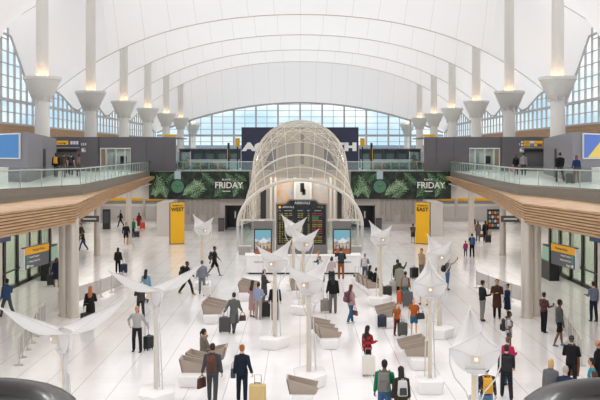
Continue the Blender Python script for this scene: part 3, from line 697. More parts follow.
# ---------------------------------------------------------------- upper level screens and signs
for s in (-1, 1):
    nm = SIDE[s]; u = Vector((s * 17.4, 18.9, 0)).normalized(); ang = math.atan2(u.y, u.x) if s > 0 else math.atan2(-u.y, -u.x)
    c = Vector((s * 16.6, 54.1, 0)) + u * (2.9 if s < 0 else 3.3)
    r = thing('video_screen', ('plain blue video screen on the grey block, left mezzanine', 'blue video screen with yellow corner on the grey block')[s > 0], 'screen', (c.x, c.y, 7.39), ang)
    MB().box((0, -.06, .74), (4.0, .1, 1.6)).obj('frame', M_WHITE, r); MB().box((0, -.125, .74), (3.84, .03, 1.46)).obj('display', emis('#1f7fc4' if s < 0 else '#4272cf', .75), r)
    if s > 0: MB().slab([(-1.5, -.145, .02), (1.9, -.145, .02), (1.9, -.145, 1.42), (1.05, -.145, 1.42)], (0, .004, 0)).obj('yellow_corner', emis('#f0d24a', .8), r)
    r = thing('white_counter', 'low white counter below the %s video screen' % nm, 'counter', (s * 17.5, 52.6, MZ), ang)
    MB().box((0, -.3, .45), (1.2, .5, .9)).obj('body', M_WHITE, r); MB().box((0, -.3, .92), (1.26, .56, .05)).obj('top', M_CORIAN, r)
    # directional sign in the recess
    c = at(68.0 if s < 0 else 532, 143.6, 88.0)
    r = thing('direction_sign', 'wide %s direction sign above the recess on the %s mezzanine' % (('yellow and grey', 'yellow, white and blue')[s > 0], nm), 'sign', (c.x, 88.0, 8.32))
    MB().box((0, .1, .3), (2.3, .16, .74)).obj('panel', mat('#4d4d62', .5), r); MB().box((0, .02, -.1), (2.3, .2, .08)).obj('shelf', M_STEEL, r)
    if s < 0:
        MB().box((-.55, 0, .4), (1.15, .04, .4)).obj('yellow_panel', M_YEL, r); dd = MB(); dd.box((-.62, -.03, .36), (.8, .01, .07)); dd.box((-.32, -.03, .3), (.14, .01, .12)); dd.obj('small_lettering', M_DARK, r)
        ii = MB(); 
        for q in range(3): ii.box((.35 + q * .28, 0, .4), (.22, .03, .34))
        ii.obj('pictogram_plate', mat('#d5d5de', .5), r)
    else:
        MB().box((.12, 0, .46), (1.9, .04, .26)).box((.12, 0, .16), (1.9, .04, .26)).obj('yellow_panel', M_YEL, r)
        MB().box((.0, -.03, .46), (.42, .02, .24)).obj('lilac_panel', mat('#d8cfe8', .5), r); MB().box((0, -.03, .16), (.42, .02, .2)).obj('blue_panel', mat('#2f7fb0', .5), r); MB().box((.75, -.03, .16), (.5, .02, .18)).obj('navy_panel', mat('#2b3a55', .5), r)
        MB().box((-1.0, 0, .46), (.18, .03, .22)).box((-1.0, 0, .16), (.18, .03, .22)).obj('pictogram_plate', mat('#d5d5de', .5), r)
        dd = MB(); dd.box((-.5, -.03, .46), (.4, .01, .06)); dd.box((-.5, -.03, .16), (.4, .01, .06)); dd.obj('small_lettering', M_DARK, r)
    c = at(83.6 if s < 0 else 521.6, 147.5, 88.2)
    r = thing('wall_pictogram', 'pale figure and arrow signs on the dark wall of the %s mezzanine' % nm, 'sign', (c.x, 88.2, 7.85))
    pg = MB()
    for q in range(3): pg.box((-.2 + q * .2, 0, .72), (.13, .03, .26))
    pg.obj('figure_plate', mat('#c9c6c6', .5), r); MB().box((0, 0, .14), (.5, .03, .5)).box((-.08, -.02, .14), (.2, .02, .3), mi=1).box((.08, -.02, .06), (.24, .02, .1), mi=1).obj('arrow_plate', [mat('#8a878a', .5), M_WHITE], r)
    # yellow box on top of the wall
    r = thing('yellow_box', 'small yellow box on top of the %s grey wall' % nm, 'box', (s * 13.05, 89.5, 9.34))
    MB().box((0, 0, .12), (1.2, .5, .24)).obj('body', M_YEL, r, bevel=.02)

# ---------------------------------------------------------------- lower level signs and kiosks
for s in (-1, 1):
    nm = SIDE[s]
    a = Vector((s * 11.85, 38.0, 0)); b = Vector((s * 11.45, 40.25, 0)); L_ = (b - a).length; mid = (a + b) / 2
    ang = math.atan2(b.y - a.y, b.x - a.x) if s < 0 else math.atan2(a.y - b.y, a.x - b.x)
    r = thing('hanging_sign', 'hanging direction sign with yellow header below the %s mezzanine' % nm, 'sign', (mid.x, mid.y, 2.7), ang)
    MB().box((0, 0, .47), (L_, .14, .94)).obj('panel', mat('#55555a', .45), r); MB().box((0, -.075, .76), (L_ - .04, .02, .32)).obj('yellow_header', mat('#e3a20f', .5), r)
    MB().box((-L_ / 2 - .03 if s < 0 else L_ / 2 + .03, 0, .44), (.06, .16, .9)).obj('end_cap', mat('#d9d9de', .4), r)
    for q in (-.7, .7): MB().tube([(q, 0, .94), (q, 0, 1.9)], .02, 6).obj('hanger', M_STEEL, r)
    k = 1 if s < 0 else -1
    lettering('Passenger Pickup', .15, M_DARK, r, (.12 * k, -.09, .76), sx=1.1, depth=.002)
    al = 'LEFT' if s < 0 else 'RIGHT'
    for z, t_ in ((.48, 'Ground Transport'), (.29, 'Parking  Rental Cars'), (.1, 'Baggage')):
        lettering(t_, .11, W_, r, (-.72 * k, -.075, z), sx=1.1, depth=.002, align=al)
        MB().box((-.88 * k, -.075, z), (.14, .02, .13)).obj('icon_plate', mat('#2f9e78' if z > .2 else '#d9d5cf', .5), r)
    # blue airline sign further left
    r = thing('blue_sign', 'blue hanging sign above the %s exit doors' % nm, 'sign', (s * 14.6, 43.5, 3.3), ang)
    MB().box((0, 0, .2), (1.5, .12, .36)).obj('panel', mat('#39486e', .5), r); MB().tube([(0, 0, .38), (0, 0, 1.35)], .02, 6).obj('hanger', M_STEEL, r)
    r = thing('grey_hanging_sign', 'dark grey hanging sign with white lines near the rear columns, %s' % nm, 'sign', (s * 14.2, 60, 3.0))
    MB().box((0, 0, .25), (1.25, .12, .42)).obj('panel', mat('#4a4a4d', .5), r); MB().box((0, -.07, .25), (.9, .01, .07)).obj('lettering', M_WHITE, r)
    for q in (-.4, .4): MB().tube([(q, 0, .45), (q, 0, 1.65)], .02, 6).obj('hanger', M_STEEL, r)
    r = thing('info_kiosk', 'black kiosk with green lit screen beside the %s exit doors' % nm, 'kiosk', (s * 15.3, 54.6, 0), rad(90) * s * -1)
    MB().box((0, 0, .55), (2.4, .6, 1.1)).obj('base', M_BLACK, r); MB().box((0, -.05, 1.55), (1.5, .25, 1.0)).obj('screen_case', M_DARK, r); MB().box((0, -.2 , 1.55), (1.3, .06, .85)).obj('screen', emis('#8fae96', .7), r)
    r = thing('litter_bin', 'tall dark grey litter bin against the back wall on the %s' % nm, 'bin', (s * 7.75, 87.4, 0))
    MB().box((0, 0, .6), (.55, .5, 1.2)).obj('body', mat('#5a5657', .5), r, bevel=.03); MB().box((0, 0, 1.24), (.58, .53, .08)).obj('lid', M_DARK, r)

    r = thing('display_rack', ('dark upright display panel at the back of the left concourse', 'dark rack of colourful items at the back of the right concourse')[s > 0], 'rack', (s * 19.6, 90, 0))
    MB().box((0, 0, 1.0), (1.2 if s > 0 else .7, .5, 2.0)).obj('case', M_DARK, r)
    if s < 0: MB().box((0, -.26, 1.2), (.5, .03, 1.2)).obj('dark_panel', mat('#47474d', .4), r); continue
    rnd = random.Random(4)
    for q in range(4):
        it = MB()
        for p in range(4): it.box((-.42 + p * .28, -.27, .4 + q * .42), (.2, .04, .26), mi=p % 4)
        it.obj('shelf_row', [mat(c_, .5) for c_ in ('#c8502f', '#d9b13a', '#3f7fb0', '#d9d5cf')][q:] + [mat(c_, .5) for c_ in ('#c8502f', '#d9b13a', '#3f7fb0', '#d9d5cf')][:q], r)

# ---------------------------------------------------------------- rounded guard rails at the bottom corners (by the camera's balcony)
for s in (-1, 1):
    r = thing('curved_handrail', 'dark bronze curved handrail end in the bottom %s corner' % SIDE[s], 'handrail', (s * 1.1, 2.72, 6.882))
    pts = [(-s * -.9, .36, 0)] + [(-s * -(.36 * math.sin(a) * -1) * -1, .36 * math.cos(a), 0) for a in [PI * i / 14 for i in range(15)]] + [(s * .9, -.36, 0)]
    pts = [(s * .9, .36, 0)] + [(-s * .36 * math.sin(a), .36 * math.cos(a), 0) for a in [PI * i / 14 for i in range(15)]] + [(s * .9, -.36, 0)]
    MB().tube(pts, [(.055, .04)] * len(pts), 12, ref=(0, 0, 1)).obj('rail', mat('#2e2a27', .3, .2), r, smooth=True)
    pan = [(s * .9, .29)] + [(-s * .29 * math.sin(a), .29 * math.cos(a)) for a in [PI * i / 14 for i in range(15)]] + [(s * .9, -.29)]
    MB().prism(pan, -.12, -.07).obj('deck', mat('#8a8682', .3, .7), r)
    MB().prism([(p[0] * 1.0, p[1] * .96) for p in pan], -1.0, -.12).obj('skirt', M_STEEL, r)
# ================================================================ sail lights, planters, benches, barriers
M_SAIL = bpy.data.materials.new('sail_membrane')
def _sail():
    nt, N, L, B = nodes(M_SAIL); N.remove(B); out = [n for n in N if n.type == 'OUTPUT_MATERIAL'][0]
    df = N.new('ShaderNodeBsdfDiffuse'); tl = N.new('ShaderNodeBsdfTranslucent'); gl = N.new('ShaderNodeBsdfGlossy'); gl.inputs['Roughness'].default_value = .3
    nz = N.new('ShaderNodeTexNoise'); nz.inputs['Scale'].default_value = 40; mx = N.new('ShaderNodeMix'); mx.data_type = 'RGBA'
    mx.inputs[6].default_value = lin('#dedbd9'); mx.inputs[7].default_value = lin('#e6e3e1'); L.new(nz.outputs['Fac'], mx.inputs[0])
    L.new(mx.outputs[2], df.inputs['Color']); L.new(mx.outputs[2], tl.inputs['Color'])
    a = N.new('ShaderNodeMixShader'); a.inputs[0].default_value = .2; b = N.new('ShaderNodeMixShader'); b.inputs[0].default_value = .06
    L.new(df.outputs[0], a.inputs[1]); L.new(tl.outputs[0], a.inputs[2]); L.new(a.outputs[0], b.inputs[1]); L.new(gl.outputs[0], b.inputs[2]); L.new(b.outputs[0], out.inputs['Surface'])
_sail()
M_TUBE = mat('#cfccca', .4, var=.02)
ZT, ZS, HL, HW = 4.17, 3.48, 1.5, .54
def lip(q, u, t):                                            # flared petal: q -1 front / +1 rear, u across -1..1, t crease to tip
    w_ = HW * (1 - t) ** 1.5
    ey, ez = q * HL * t, ZS + (ZT - ZS) * t
    cy, cz = q * (.2 + (HL - .2) * t), ZS + (ZT - ZS) * t - .27 * math.sin(PI * min(1, t * 1.05)) ** .9 * (1 - t * .3) - .02
    k = u * u
    return Vector((u * w_, cy + (ey - cy) * k, cz + (ez - cz) * k))
def cup(q, u, v):                                            # upright half cup below the crease, v 0 crease .. 1 at the mast
    w_ = HW * max(0, 1 - v ** 2.2) ** .5 * .86 + HW * .14 * (1 - v); w_ = max(w_, .07)
    y_ = q * (.2 * (1 - u * u) * (1 - .6 * v) + .05 * v)
    return Vector((u * w_, y_, ZS - .02 * (1 - u * u) - .52 * v))
def sail_light(px, d, back, label, zbase=.428, scale=1.):
    x = (px - 300) * d / F
    # back: sideways shift of the rear tip in metres -> turn
    ang = -math.asin(max(-1, min(1, back / (2 * HL))))
    r = thing('sail_light', label, 'light sculpture', (x, d, zbase), ang, 'white sail lights')
    dz = Vector((0, 0, -zbase))
    tb = MB()
    for q in (-1, 1):
        MB().grid(lambda u, v: lip(q, u * 2 - 1, v) + dz, 12, 14).obj('upper_sail', M_SAIL, r, smooth=True, sharp=80)
        MB().grid(lambda u, v: cup(q, u * 2 - 1, v) + dz, 12, 8).obj('lower_sail', M_SAIL, r, smooth=True, sharp=80)
        for sg in (-1, 1): tb.tube([lip(q, sg, t / 14) + dz for t in range(15)], .014, 6)
        tb.tube([lip(q, u / 6, 0) + dz for u in range(-6, 7)], .012, 6)
    tb.obj('edge_tube', M_TUBE, r, smooth=True)
    lp = MB()
    for sg in (-1, 1):
        lp.tube([Vector((sg * HW, 0, ZS)) + dz, Vector((sg * HW * .99, .0, ZS - .35)) + dz, Vector((sg * HW * .8, -.02, ZS - .62)) + dz, Vector((sg * .2, -.03, ZS - .9)) + dz, Vector((sg * .09, 0, ZS - 1.2)) + dz], .017, 6)
        lp.tube([Vector((sg * .1, .08, ZS - 1.0)) + dz, Vector((sg * .17, .16, 0))], .022, 6)
    lp.obj('stay_rod', M_TUBE, r, smooth=True)
    MB().box(Vector((0, .0, (ZS - .48) / 2)) + dz / 2 + Vector((-.035, 0, 0)), (.075, .1, ZS - .48 - zbase)).obj('pole', M_BEIGE, r)
    MB().box(Vector((0, 0, (ZS - .48) / 2)) + dz / 2 + Vector((.035, .0, 0)), (.06, .09, ZS - .48 - zbase)).obj('white_pole', M_TUBE, r)
    hd = MB(); hd.box(Vector((0, -.1, ZS - .44)) + dz, (.36, .16, .09), top=1.25); hd.obj('bracket', M_TUBE, r)
    lb = MB(); lb.box(Vector((0, -.25, ZS - .15)) + dz, (.19, .14, .2)); lb = lb.obj('lamp_box', mat('#d6c8b6', .5), r); MB().box(Vector((0, -.325, ZS - .15)) + dz, (.07, .012, .07)).obj('lamp', emis('#fff4e4', 1.3), lb)
    return r
SAILS = [(203, 50.3, -1.5, 'white sail light farthest back on the left, beside the person in grey suit'), (380.5, 45, -.95, 'white sail light right of the counter, above the seated person in black'),
         (275, 35.2, 1.34, 'white sail light on the angular planter behind the two people in pink and blue'), (309, 29.6, 1.63, 'white sail light in the middle aisle, on the planter at the bottom of the photo'),
         (293.5, 50, -1.47, 'white sail light in front of the left half of the arrivals board'), (303.5, 42.6, -1.43, 'white sail light before the arrivals board, right one of the close pair'),
         (439, 37.4, -.61, 'white sail light behind the person taking a photo with raised arm'), (430, 28.7, .33, 'white sail light on the rounded planter beside the two people in orange shirts'),
         (475, 19.1, .33, 'large near white sail light above the yellow backpack on the right'), (156, 27.4, 2.7, 'broadside white sail light near the bald person in a white shirt'),
         (65, 21, 2.7, 'broadside white sail light in the lower left corner')]
def planter(px, d, label, poly, h=.42):
    x = (px - 300) * d / F
    r = thing('planter', label, 'planter', (x, d, 0))
    n = len(poly); V = [(p[0] * .86, p[1] * .9, 0) for p in poly] + [(p[0], p[1], h) for p in poly]
    m_ = MB(); m_.add(V, [tuple(range(n))[::-1], tuple(range(n, 2 * n))] + [(i, (i + 1) % n, n + (i + 1) % n, n + i) for i in range(n)])
    m_.obj('body', M_CORIAN, r, bevel=.035, seg=2, smooth=True)
    pl = MB(); pl.prism([(p[0] * .3, p[1] * .3) for p in poly], h, h + .006); pl.obj('inlay', M_WHITE, r)
    return r
LONG = [(-.42, -.75), (.1, -1.0), (.62, -.35), (.52, .7), (-.2, .9), (-.55, .4)]
WIDE = [(-.62, -.45), (.05, -.7), (.62, .15), (.4, .65), (-.3, .6), (-.62, .2)]
ROUND = [(-.4, -.5), (.32, -.52), (.42, -.35), (.42, .4), (.3, .6), (-.32, .6), (-.44, .4), (-.46, -.35)]
PLN = [ROUND, WIDE, WIDE, LONG, ROUND, WIDE, LONG, ROUND, ROUND, LONG, LONG]
for (px, d, bk, lab), pl in zip(SAILS, PLN):
    sail_light(px, d, bk, lab)
    nm = lab.replace('white sail light', 'white faceted planter under the sail light').replace('large near white', 'white')
    nm = {203: 'white faceted planter farthest back on the left below a sail light', 380.5: 'white faceted planter at the front of the bench with seated travellers', 275: 'white angular planter beside the dark haired pair near the pink dress',
          309: 'white planter at the bottom of the middle aisle behind the taupe seat', 293.5: 'white planter in front of the information counter, farther of the pair', 303.5: 'white planter in front of the information counter, nearer of the pair',
          439: 'white angular planter right of the people in orange shirts', 430: 'white rounded planter at the end of the taupe bench on the right', 475: 'white planter under the large near sail light, below the frame',
          156: 'white angular planter at the bottom left below the broadside sail light', 65: 'white planter behind the bottom left curved handrail'}[px]
    planter(px, d, nm, pl)

# ---------------------------------------------------------------- benches
def shell_seat(r, y, s, face, tilt=0., x=0., sc=1.):          # open tray: back on one side, two sloped arms
    m_ = MB(); w, dp, h = .60 * sc, .80 * sc, .46 * sc; t = .05
    def wall(pts, off): m_.slab(pts, off)
    f = face                                                  # +1: opens to +x
    b0, b1 = -f * dp / 2, f * dp / 2
    wall([(b0, -w / 2, 0), (b0, w / 2, 0), (b0 - f * .1, w / 2 + .04, h), (b0 - f * .1, -w / 2 - .04, h)], (f * t, 0, 0))
    for sg in (-1, 1):
        yy = sg * w / 2
        wall([(b0, yy, 0), (b1, yy, 0), (b1 + f * .08, yy + sg * .03, h * (.45 if sg < 0 else .55)), (b0 - f * .1, yy + sg * .04, h)], (0, -sg * t, 0))
    m_.box((0, 0, .05), (dp, w - .04, .1)); 
    o = m_.obj('seat_shell', M_TAUPE, r); o.location = (x, y, .38); o.rotation_euler = (0, 0, tilt)
    cu = MB(); cu.box((f * .02, 0, .11), (dp - .1, w - .14, .05)); cu = cu.obj('seat_pad', mat('#a5968a', .8, scale=30), o)
    return o
def bench(px, py, L_, skew, label, seats, face=1, w=.66, h=.38):
    x, y = fl(px, py)
    r = thing('bench', label, 'bench', (x, y, 0), -skew)
    p = [(-w / 2, 0), (w / 2, 0), (w / 2 + .05, L_), (-w / 2 + .05, L_)]
    V = [(q[0] * .86, q[1] * .98 + .04, 0) for q in p] + [(q[0], q[1], h) for q in p]
    MB().add(V, [(3, 2, 1, 0), (4, 5, 6, 7), (0, 1, 5, 4), (1, 2, 6, 5), (2, 3, 7, 6), (3, 0, 4, 7)]).obj('plinth', M_CORIAN, r, bevel=.04, smooth=True)
    for (yy, f, tilt, xo) in seats: shell_seat(r, yy, 1, f, tilt, xo)
    return r
bench(187.5, 388.5, 3.7, .10, 'taupe and white bench with the seated person on a phone', [(.85, 1, .08, .06), (1.75, 1, -.06, .1), (2.75, -1, .05, .3)])
bench(210, 324.5, 3.0, .02, 'taupe and white bench left of the grey suitcase', [(.75, 1, .1, .02), (1.55, 1, -.05, .02), (2.35, 1, .04, .05)])
bench(330.5, 350, 3.4, -.10, 'taupe and white bench beside the middle aisle pole', [(.75, 1, .1, .02), (1.6, 1, .0, -.03), (2.5, 1, -.06, -.12)])
bench(421, 371, 3.1, -.03, 'taupe and white bench right of the person in red plaid', [(.85, -1, -.08, 0), (2.1, -1, .04, -.05)])
bench(390.5, 328.5, 3.2, -.04, 'taupe and white bench behind the navy suitcase', [(.9, -1, .06, 0), (1.8, -1, -.05, 0)])
bench(377, 297, 5.2, -.16, 'taupe and white bench with travellers sitting right of the counter', [(.8, 1, 0, 0), (1.9, 1, .03, 0), (3.0, 1, 0, 0)])
bench(244.5, 301.5, 3.6, .03, 'taupe and white bench left of the pair in pink and pale blue', [(.85, 1, .08, .06), (1.7, 1, -.04, .06), (2.55, 1, .04, .1)])
bench(299, 299, 2.4, .0, 'taupe and white bench half hidden behind the middle sail light', [(.7, 1, 0, 0), (1.6, 1, 0, 0)])
b_ = bench(302.5, 409, 1.0, .02, 'taupe seat at the bottom edge in the middle aisle', [(.5, 1, 0, 0)])

# ---------------------------------------------------------------- belt barrier posts with mesh banners
M_MESH = glass('barrier_mesh', '#e6e4e4', milk=.42, milkc='#d9d6d4', gloss=.02)
M_CB = glass('clear_barrier', '#f0efee', milk=.12, milkc='#d9d6d4', gloss=.02)
for s in (-1, 1):
    nm = SIDE[s]
    PL = [(-10.2, 32.2), (-10.45, 33.45), (-10.65, 34.7), (-10.85, 35.95), (-11.1, 37.3), (-11.3, 38.6), (-11.45, 39.9), (-11.75, 43.2), (-11.4, 44.6), (-10.95, 46.1), (-10.65, 47.5), (-10.4, 49.1), (-10.1, 50.8)]
    for i, (x, y) in enumerate(PL):
        r = thing('barrier_post', 'slim steel barrier post, %s in the %s queue line' % (ORD[i] + (' from the front' if i else ''), nm), 'barrier post', (s * -x, y, 0), 0, 'queue barrier posts')
        MB().lathe([(.17, 0), (.17, .015), (.03, .04)], n=16).obj('base', M_STEEL, r, smooth=True)
        MB().lathe([(.028, .03), (.028, .9), (.036, .9), (.036, .97)], n=10).obj('post', M_STEEL, r, smooth=True)
        if i < len(PL) - 1 and i != 6:
            dx, dy = s * -(PL[i + 1][0] - x), PL[i + 1][1] - y; L_ = math.hypot(dx, dy); u = Vector((dx, dy, 0)) / L_
            a, b = u * .04, u * (L_ - .04); nn = Vector((u.y, -u.x, 0)) * .006
            up = Vector((0, 0, 1))
            if i >= 4 : MB().slab([a + up * .18, b + up * .18, b + up * .93, a + up * .93], nn).obj('mesh_banner', M_MESH, r)
            else: MB().slab([a + up * .25, b + up * .25, b + up * .93, a + up * .93], nn).obj('mesh_banner', M_CB, r)
# ================================================================ people and luggage
LATE = []                                                    # (object, extra parts) evaluated together at the end
SKIN = {'l': '#e0b094', 'm': '#c08a66', 'd': '#6b4631', 'b': '#96684a'}
def ddir(pitch, out, s):                                     # direction of a limb: pitch forward (+y), out sideways
    p, o = rad(pitch), rad(out)
    return Vector((s * math.sin(o), math.cos(o) * math.sin(p), -math.cos(o) * math.cos(p)))
ARMS = dict(down=(2, 9, 8, 0), fwd=(24, 7, 22, 0), back=(-24, 7, 6, 0), hold=(12, 12, 85, -22), phone=(28, 22, 125, -18), photo=(62, 14, 70, -12), hip=(-22, 40, 62, -62),
            drag=(-26, 16, 4, 6), cross=(18, 12, 88, -62), pocket=(-12, 18, 34, -20), up=(105, 18, 40, 0), case=(0, 12, 2, 2), lap=(25, 8, 60, -18))
LEGS = dict(stand=((3, 4), (-3, 4)), apart=((4, 4), (-4, 4)), walk=((26, 12), (-20, 16)), walkr=((-20, 16), (26, 12)), step=((14, 8), (-12, 10)), sit=((84, 86), (80, 84)))
def shade(h, f=.86):
    return '#%02x%02x%02x' % tuple(int(int(h.lstrip('#')[i:i + 2], 16) * f) for i in (0, 2, 4))
def cloth(c):
    if isinstance(c, tuple):                                 # woven check of two colours
        key = ('check',) + c
        if key in _M: return _M[key]
        m = bpy.data.materials.new('woven_check'); nt, N, L, B = nodes(m); B.inputs['Roughness'].default_value = .85
        tc = N.new('ShaderNodeTexCoord'); ck = N.new('ShaderNodeTexChecker'); ck.inputs['Scale'].default_value = 11
        ck.inputs['Color1'].default_value = lin(c[0]); ck.inputs['Color2'].default_value = lin(c[1]); L.new(tc.outputs['Object'], ck.inputs['Vector']); L.new(ck.outputs['Color'], B.inputs['Base Color'])
        _M[key] = m; return m
    return mat(shade(c), .9, scale=40, var=.12, spec=.25)
def hand(mb, w, dr, side, up, curl=.5):
    """palm, four unequal fingers and a thumb from wrist w along dr; side = thumb direction"""
    dr = dr.normalized(); sd = (side - dr * side.dot(dr)).normalized(); nm = dr.cross(sd)
    if nm.dot(up) < 0: nm = -nm
    mb.tube([w - dr * .02, w + dr * .03, w + dr * .085], [(.024, .018), (.04, .016), (.038, .014)], 8, ref=nm)
    for i, (o, l) in enumerate(((.027, .066), (.009, .076), (-.009, .07), (-.027, .054))):
        b = w + dr * .075 + sd * o; k = dr * math.cos(curl) + nm * math.sin(curl); k2 = dr * math.cos(curl * 2.2) + nm * math.sin(curl * 2.2)
        mb.tube([b, b + k * l * .55, b + k * l * .55 + k2 * l * .5], [.0095, .009, .007], 5, ref=nm)
    b = w + dr * .02 + sd * .032; k = (dr * .75 + sd * .6).normalized()
    mb.tube([b, b + k * .035, b + (k * .5 + dr * .5 + nm * .25) * .068], [.012, .011, .008], 5, ref=nm)
def remesh(mb, name, m, vox, parent, extra=None, extra_m=(), smooth=4):
    o = mb.obj(name, m, parent)
    r = o.modifiers.new('r', 'REMESH'); r.mode = 'VOXEL'; r.voxel_size = vox; r.use_smooth_shade = True
    q = o.modifiers.new('s', 'SMOOTH'); q.iterations = smooth; q.factor = .5
    LATE.append((o, extra, extra_m)); return o
def person(loc, heading, label, Ht=1.74, skin='l', top=('jacket', '#2b2b2f'), bottom=('pants', '#2a2c33'), shoes='#1c1a1a', hair=('short', '#2a1d16'), legs='stand', arms=('down', 'down'), lean=0, inner=None, female=False, hood=False, hat=None, scarf=None, belt=None, head_turn=0, bald=False):
    k = Ht / 1.74
    z0 = loc[2] if len(loc) > 2 else 0
    root = thing('person', label, 'person', (loc[0], loc[1], z0), rad(heading))
    S = lambda v: v * k
    V3 = lambda x, y, z: Vector((x, y, z))
    sh, hipw = (.168, .088) if female else (.19, .09)
    # legs
    hip = V3(0, 0, .93); J = {}
    L_ = LEGS[legs]; lows = []
    for s, (p, b) in zip((-1, 1), L_):
        o = 7 if legs == 'apart' else 2.5
        h = hip + V3(s * hipw, 0, -.03); kn = h + ddir(p, o, s) * .42; an = kn + ddir(p - b, o * .3, s) * .42
        J['h', s], J['k', s], J['a', s] = h, kn, an; lows.append(an.z)
    dz = .085 - min(lows)
    for q in J: J[q].z += dz
    hip.z += dz
    # torso
    tl = rad(-lean); R = Matrix.Rotation(tl, 3, 'X')
    T = lambda x, y, z: hip + R @ V3(x, y, z)                # z above the hip joint
    ws = .92 if female else 1.0
    tor = [(T(0, 0, -.10), (.11, .09)), (T(0, 0, -.02), (.158, .112)), (T(0, .0, .14), (.135 * ws, .098)), (T(0, .005, .30), (.158 * ws, .112)), (T(0, -.005, .43), (.165 * ws, .095)), (T(0, -.01, .50), (.10, .07)), (T(0, 0, .56), (.056, .056))]
    for s, a in zip((-1, 1), arms):
        p, o, e, i = ARMS[a]
        shd = T(s * sh, -.01, .455); el = shd + R @ ddir(p, o, s) * .285; f = R @ ddir(p + e, o + i, s); wr = el + f * .25
        J['s', s], J['e', s], J['w', s], J['f', s] = shd, el, wr, f
    hd = T(0, .022, .70)                                      # head centre
    neck = [T(0, -.01, .48), T(0, .0, .57), T(0, .012, .63)]
    Hm = Matrix.Rotation(rad(head_turn), 3, 'Z')
    hp = lambda x, y, z: hd + R @ (Hm @ V3(x, y, z))
    body = MB()
    body.tube([p for p, r in tor], [r for p, r in tor], 12, ref=(0, 1, 0))
    body.tube(neck, [.056, .053, .052], 10)
    hs = [(-.118, .03, .022, .022), (-.105, .022, .045, .05), (-.07, .012, .06, .078), (-.02, .004, .071, .09), (.03, -.002, .076, .095), (.075, -.006, .068, .086), (.105, -.008, .045, .058), (.118, -.008, .015, .02)]
    body.tube([hp(0, y, z) for z, y, a, b in hs], [(a, b) for z, y, a, b in hs], 12)
    body.tube([hp(0, .085, .02), hp(0, .108, -.025), hp(0, .09, -.035)], [.010, .016, .012], 6)
    for s in (-1, 1):
        body.ball(hp(s * .076, -.008, -.005), (.014, .022, .032), 8, 5)
        body.tube([J['s', s] - R @ V3(s * .08, 0, .01), J['s', s], J['e', s], J['w', s] + J['f', s] * .01], [.058, .056, .042, .027], 10)
        h, kn, an = J['h', s], J['k', s], J['a', s]
        body.tube([h + V3(-s * .01, 0, .05), h, kn, (kn + an) / 2 + V3(0, -.012, 0), an], [.075, .088, .056, .052, .036], 10)
        toe = an + V3(0, .13, 0); toe.z = max(.03, an.z - .065) if an.z < .2 else an.z - .12
        J['t', s] = toe
        body.tube([an + V3(0, -.04, -.04), an + V3(0, .03, -.045), toe], [(.032, .035), (.038, .03), (.036, .018)], 8, ref=(0, 0, 1))
    ex = MB()
    for s in (-1, 1):
        f = J['f', s]; side = R @ V3(-s * .3, 1, 0) if abs(f.y) < .7 else R @ V3(-s, 0, .3)
        hand(ex, J['w', s], f, side, R @ V3(-s, .0, 0) if abs(f.y) < .7 else V3(0, 0, -1), .9 if arms[(s + 1) // 2] in ('drag', 'case', 'phone', 'photo', 'hold') else .45)
    fx = MB()                                                 # eyes, mouth, brows
    for s in (-1, 1):
        fx.ball(hp(s * .03, .082, .012), (.011, .009, .008), 6, 4, mi=1); fx.tube([hp(s * .016, .091, .034), hp(s * .045, .08, .034)], .004, 4, mi=1)
    fx.tube([hp(-.022, .088, -.062), hp(0, .095, -.062), hp(.022, .088, -.062)], .005, 4, mi=2)
    ex.join(fx)
    for m_ in (body, ex): m_.v = [tuple(Vector(v) * k) for v in m_.v]
    sk = mat(SKIN[skin], .5, var=.03)
    remesh(body, 'body', [sk], .017, root, ex, [sk, mat('#1d1512', .4, var=0), mat('#8a4f45', .5, var=0)])
    def garment(name, mb, c, vox=.02, rough=.85, sm=3):
        mb.v = [tuple(Vector(v) * k) for v in mb.v]
        return remesh(mb, name, cloth(c), vox, root, smooth=sm)
    g = .02
    # ---- bottoms
    kind, col = bottom if bottom else (None, None)
    if kind in ('pants', 'shorts'):
        b = MB(); b.tube([T(0, 0, -.11), T(0, 0, -.02), T(0, 0, .09)], [(.12 + g, .1 + g), (.16 + g, .114 + g), (.142 + g, .104 + g)], 12)
        for s in (-1, 1):
            h, kn, an = J['h', s], J['k', s], J['a', s]
            if kind == 'pants': b.tube([h + V3(0, 0, .03), h, kn, (kn + an) / 2 + V3(0, -.008, 0), an + V3(0, 0, -.015)], [.096, .1, .076, .07, .064], 10)
            else: b.tube([h + V3(0, 0, .03), h, h.lerp(kn, .88)], [.096, .104, .088], 10)
        garment('trousers' if kind == 'pants' else 'shorts', b, col)
    elif kind == 'skirt':
        b = MB(); q = hip.z
        y_ = (J['k', 1].y + J['k', -1].y) / 2
        b.tube([T(0, 0, .1), T(0, 0, -.03), V3(0, y_ * .5, q - .28), V3(0, y_, q - .50)], [(.14, .105), (.178, .135), (.19, .16), (.2, .18)], 14); garment('skirt', b, col)
    # ---- tops
    kind, col = top
    b = MB(); low = dict(jacket=-.10, shirt=-.04, tee=-.06, coat=-.12, dress=-.1, sweater=-.06, vest=-.06).get(kind, -.06); gg = {'jacket': .03, 'coat': .034, 'sweater': .026}.get(kind, .021)
    pts = [(T(0, 0, low), (.162 + gg, .117 + gg)), (T(0, 0, .02), (.158 + gg, .112 + gg)), (T(0, 0, .14), (.138 * ws + gg, .1 + gg)), (T(0, .005, .3), (.16 * ws + gg, .114 + gg)), (T(0, -.005, .43), (.168 * ws + gg, .097 + gg)), (T(0, -.01, .50), (.11, .082)), (T(0, -.008, .535), (.07, .07))]
    b.tube([p for p, r in pts], [r for p, r in pts], 14)
